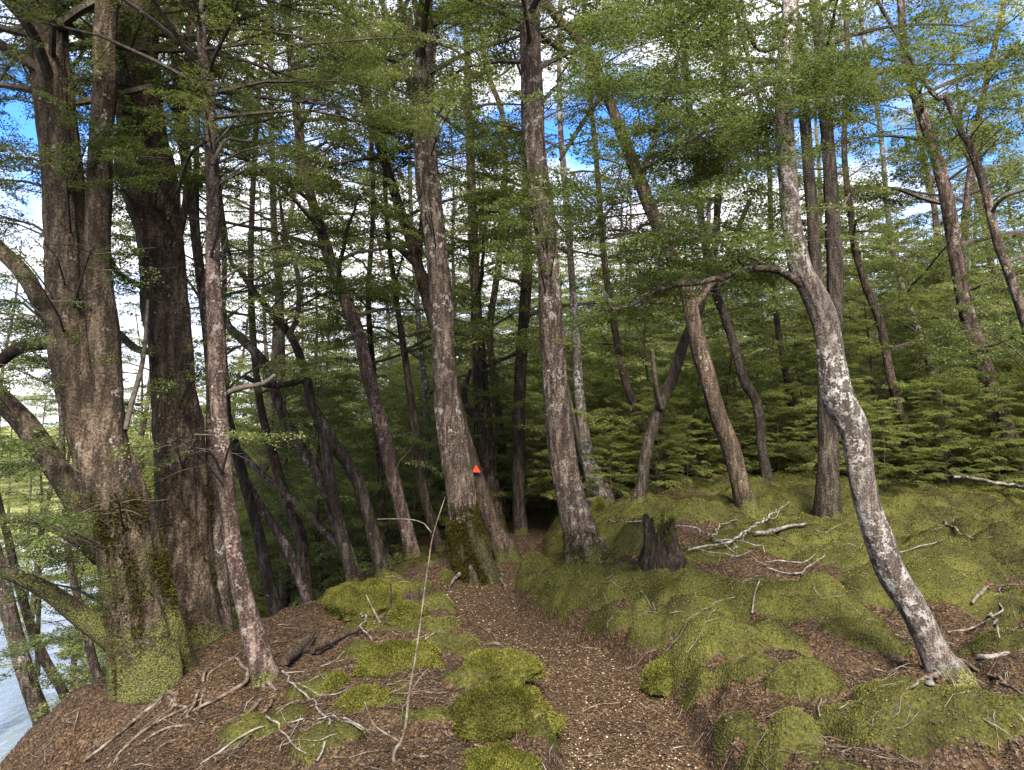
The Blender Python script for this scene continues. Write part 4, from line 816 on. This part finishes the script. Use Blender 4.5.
def roots(ti, runs):
    root, S, SR, base = TR[ti]
    for r_ in runs:
        P, R = lie(r_, -.004); R = R * .72; mb = MB(); s1, s2 = spline(P, R, .03)
        s1 = s1 + np.stack([vn(s1[:, 0] * 7, s1[:, 1] * 7, 1, 1), vn(s1[:, 0] * 7, s1[:, 1] * 7, 1, 2), .6 * vn(s1[:, 0] * 9, s1[:, 1] * 9, 1, 3)], -1) * .02
        tube(mb, s1, s2, 8, 0, trunk_disp(3, .12, 0, -99)); mb.build('root', [ROOTM], root, base)
roots(idx('slim straight'), [[(262,678,8),(254,672,6),(240,688,5),(222,698,5),(193,712,4),(178,730,3)],[(216,656,4),(206,676,4),(198,694,4),(188,716,4),(196,728,2)],[(262,684,6),(259,707,4),(228,720,4),(178,742,4),(150,756,3)],[(268,684,6),(275,700,4),(250,735,3),(225,760,2)],[(230,662,3),(212,674,3),(202,698,3),(196,712,2)],[(258,680,7),(245,668,5),(232,660,3),(222,662,2)]])
roots(idx('huge twin'), [[(160,700,8),(157,704,5),(137,722,5),(112,743,4),(86,765,4)],[(168,695,7),(175,705,5),(160,722,4),(130,745,4),(110,768,3)],[(165,700,5),(185,712,4),(168,735,3),(140,760,3)],[(190,725,3),(172,728,3),(150,740,3),(118,760,3)],[(200,700,2),(176,715,3),(150,728,2)]])
roots(FORE, [[(950,672,9),(962,664,6),(978,672,5),(993,682,5),(1023,697,4),(1050,715,3)],[(935,676,7),(920,682,4),(905,690,3)]])
roots(idx('big beech with black'), [[(492,572,9),(500,580,5),(505,590,3)],[(466,574,9),(456,582,5),(448,590,3)]])
# trail marker on the leaning beech
root, S, SR, base = TR[idx('leaning beech carrying')]
c = at(476, 469, 9.1); j = np.argmin(np.abs(S[:, 2] - c[2])); c[0] = S[j][0] + .05; c[1] = S[j][1] - SR[j] * 1.3 - .01
m, t, o = mat('orange_marker'); finish(t, o, ramp(t, noise(t, coords(t), 20), [(.3, (.34, .035, .012)), (.7, (.46, .055, .02))]), rough=.5)
a = .055; mb = MB(); tri = [(-a, 0, -a * .7), (a, 0, -a * .7), (.0, 0, a)]
mb.add([(x, -.003, z) for x, y, z in tri] + [(x, .003, z) for x, y, z in tri], [[0, 1, 2], [5, 4, 3]]); mb.add([(x, -.003, z) for x, y, z in tri] + [(x, .003, z) for x, y, z in tri], [[0, 3, 4, 1], [1, 4, 5, 2], [2, 5, 3, 0]])
a_ = 0
o_ = mb.build('trail_marker', [m], smooth=False); o_.location = c; tag(o_, 'small orange triangular trail marker fixed to the leaning beech', 'marker')
m, t, o = mat('pale_stone'); finish(t, o, ramp(t, noise(t, coords(t), 25), [(.35, (.045, .042, .036)), (.65, (.11, .105, .095))]), noise(t, coords(t), 60), .5, .005)
p = hit(930, 686); th, ph = np.meshgrid(np.linspace(0, 2 * math.pi, 24, endpoint=False), np.linspace(-1.57, 1.57, 14)); q = np.stack([np.cos(th) * np.cos(ph), np.sin(th) * np.cos(ph), .7 * np.sin(ph)], -1)
q = q * (.02 * (1 + .2 * vn(q[..., 0] * 2, q[..., 1] * 2, q[..., 2] * 2, 3)))[..., None]; mb = MB(); i = np.arange(13)[:, None] * 24; j = np.arange(24)[None]; k = (j + 1) % 24
mb.add(q.reshape(-1, 3), np.stack([i + j, i + k, i + 24 + k, i + 24 + j], -1).reshape(-1, 4)); o_ = mb.build('stone', [m]); o_.location = p + [0, 0, .012]; tag(o_, 'small pale round stone at the foot of the curved beech', 'stone')
print('LEAVES/FACES', sum(len(me.polygons) for me in bpy.data.meshes), 'objects', len(bpy.data.objects))
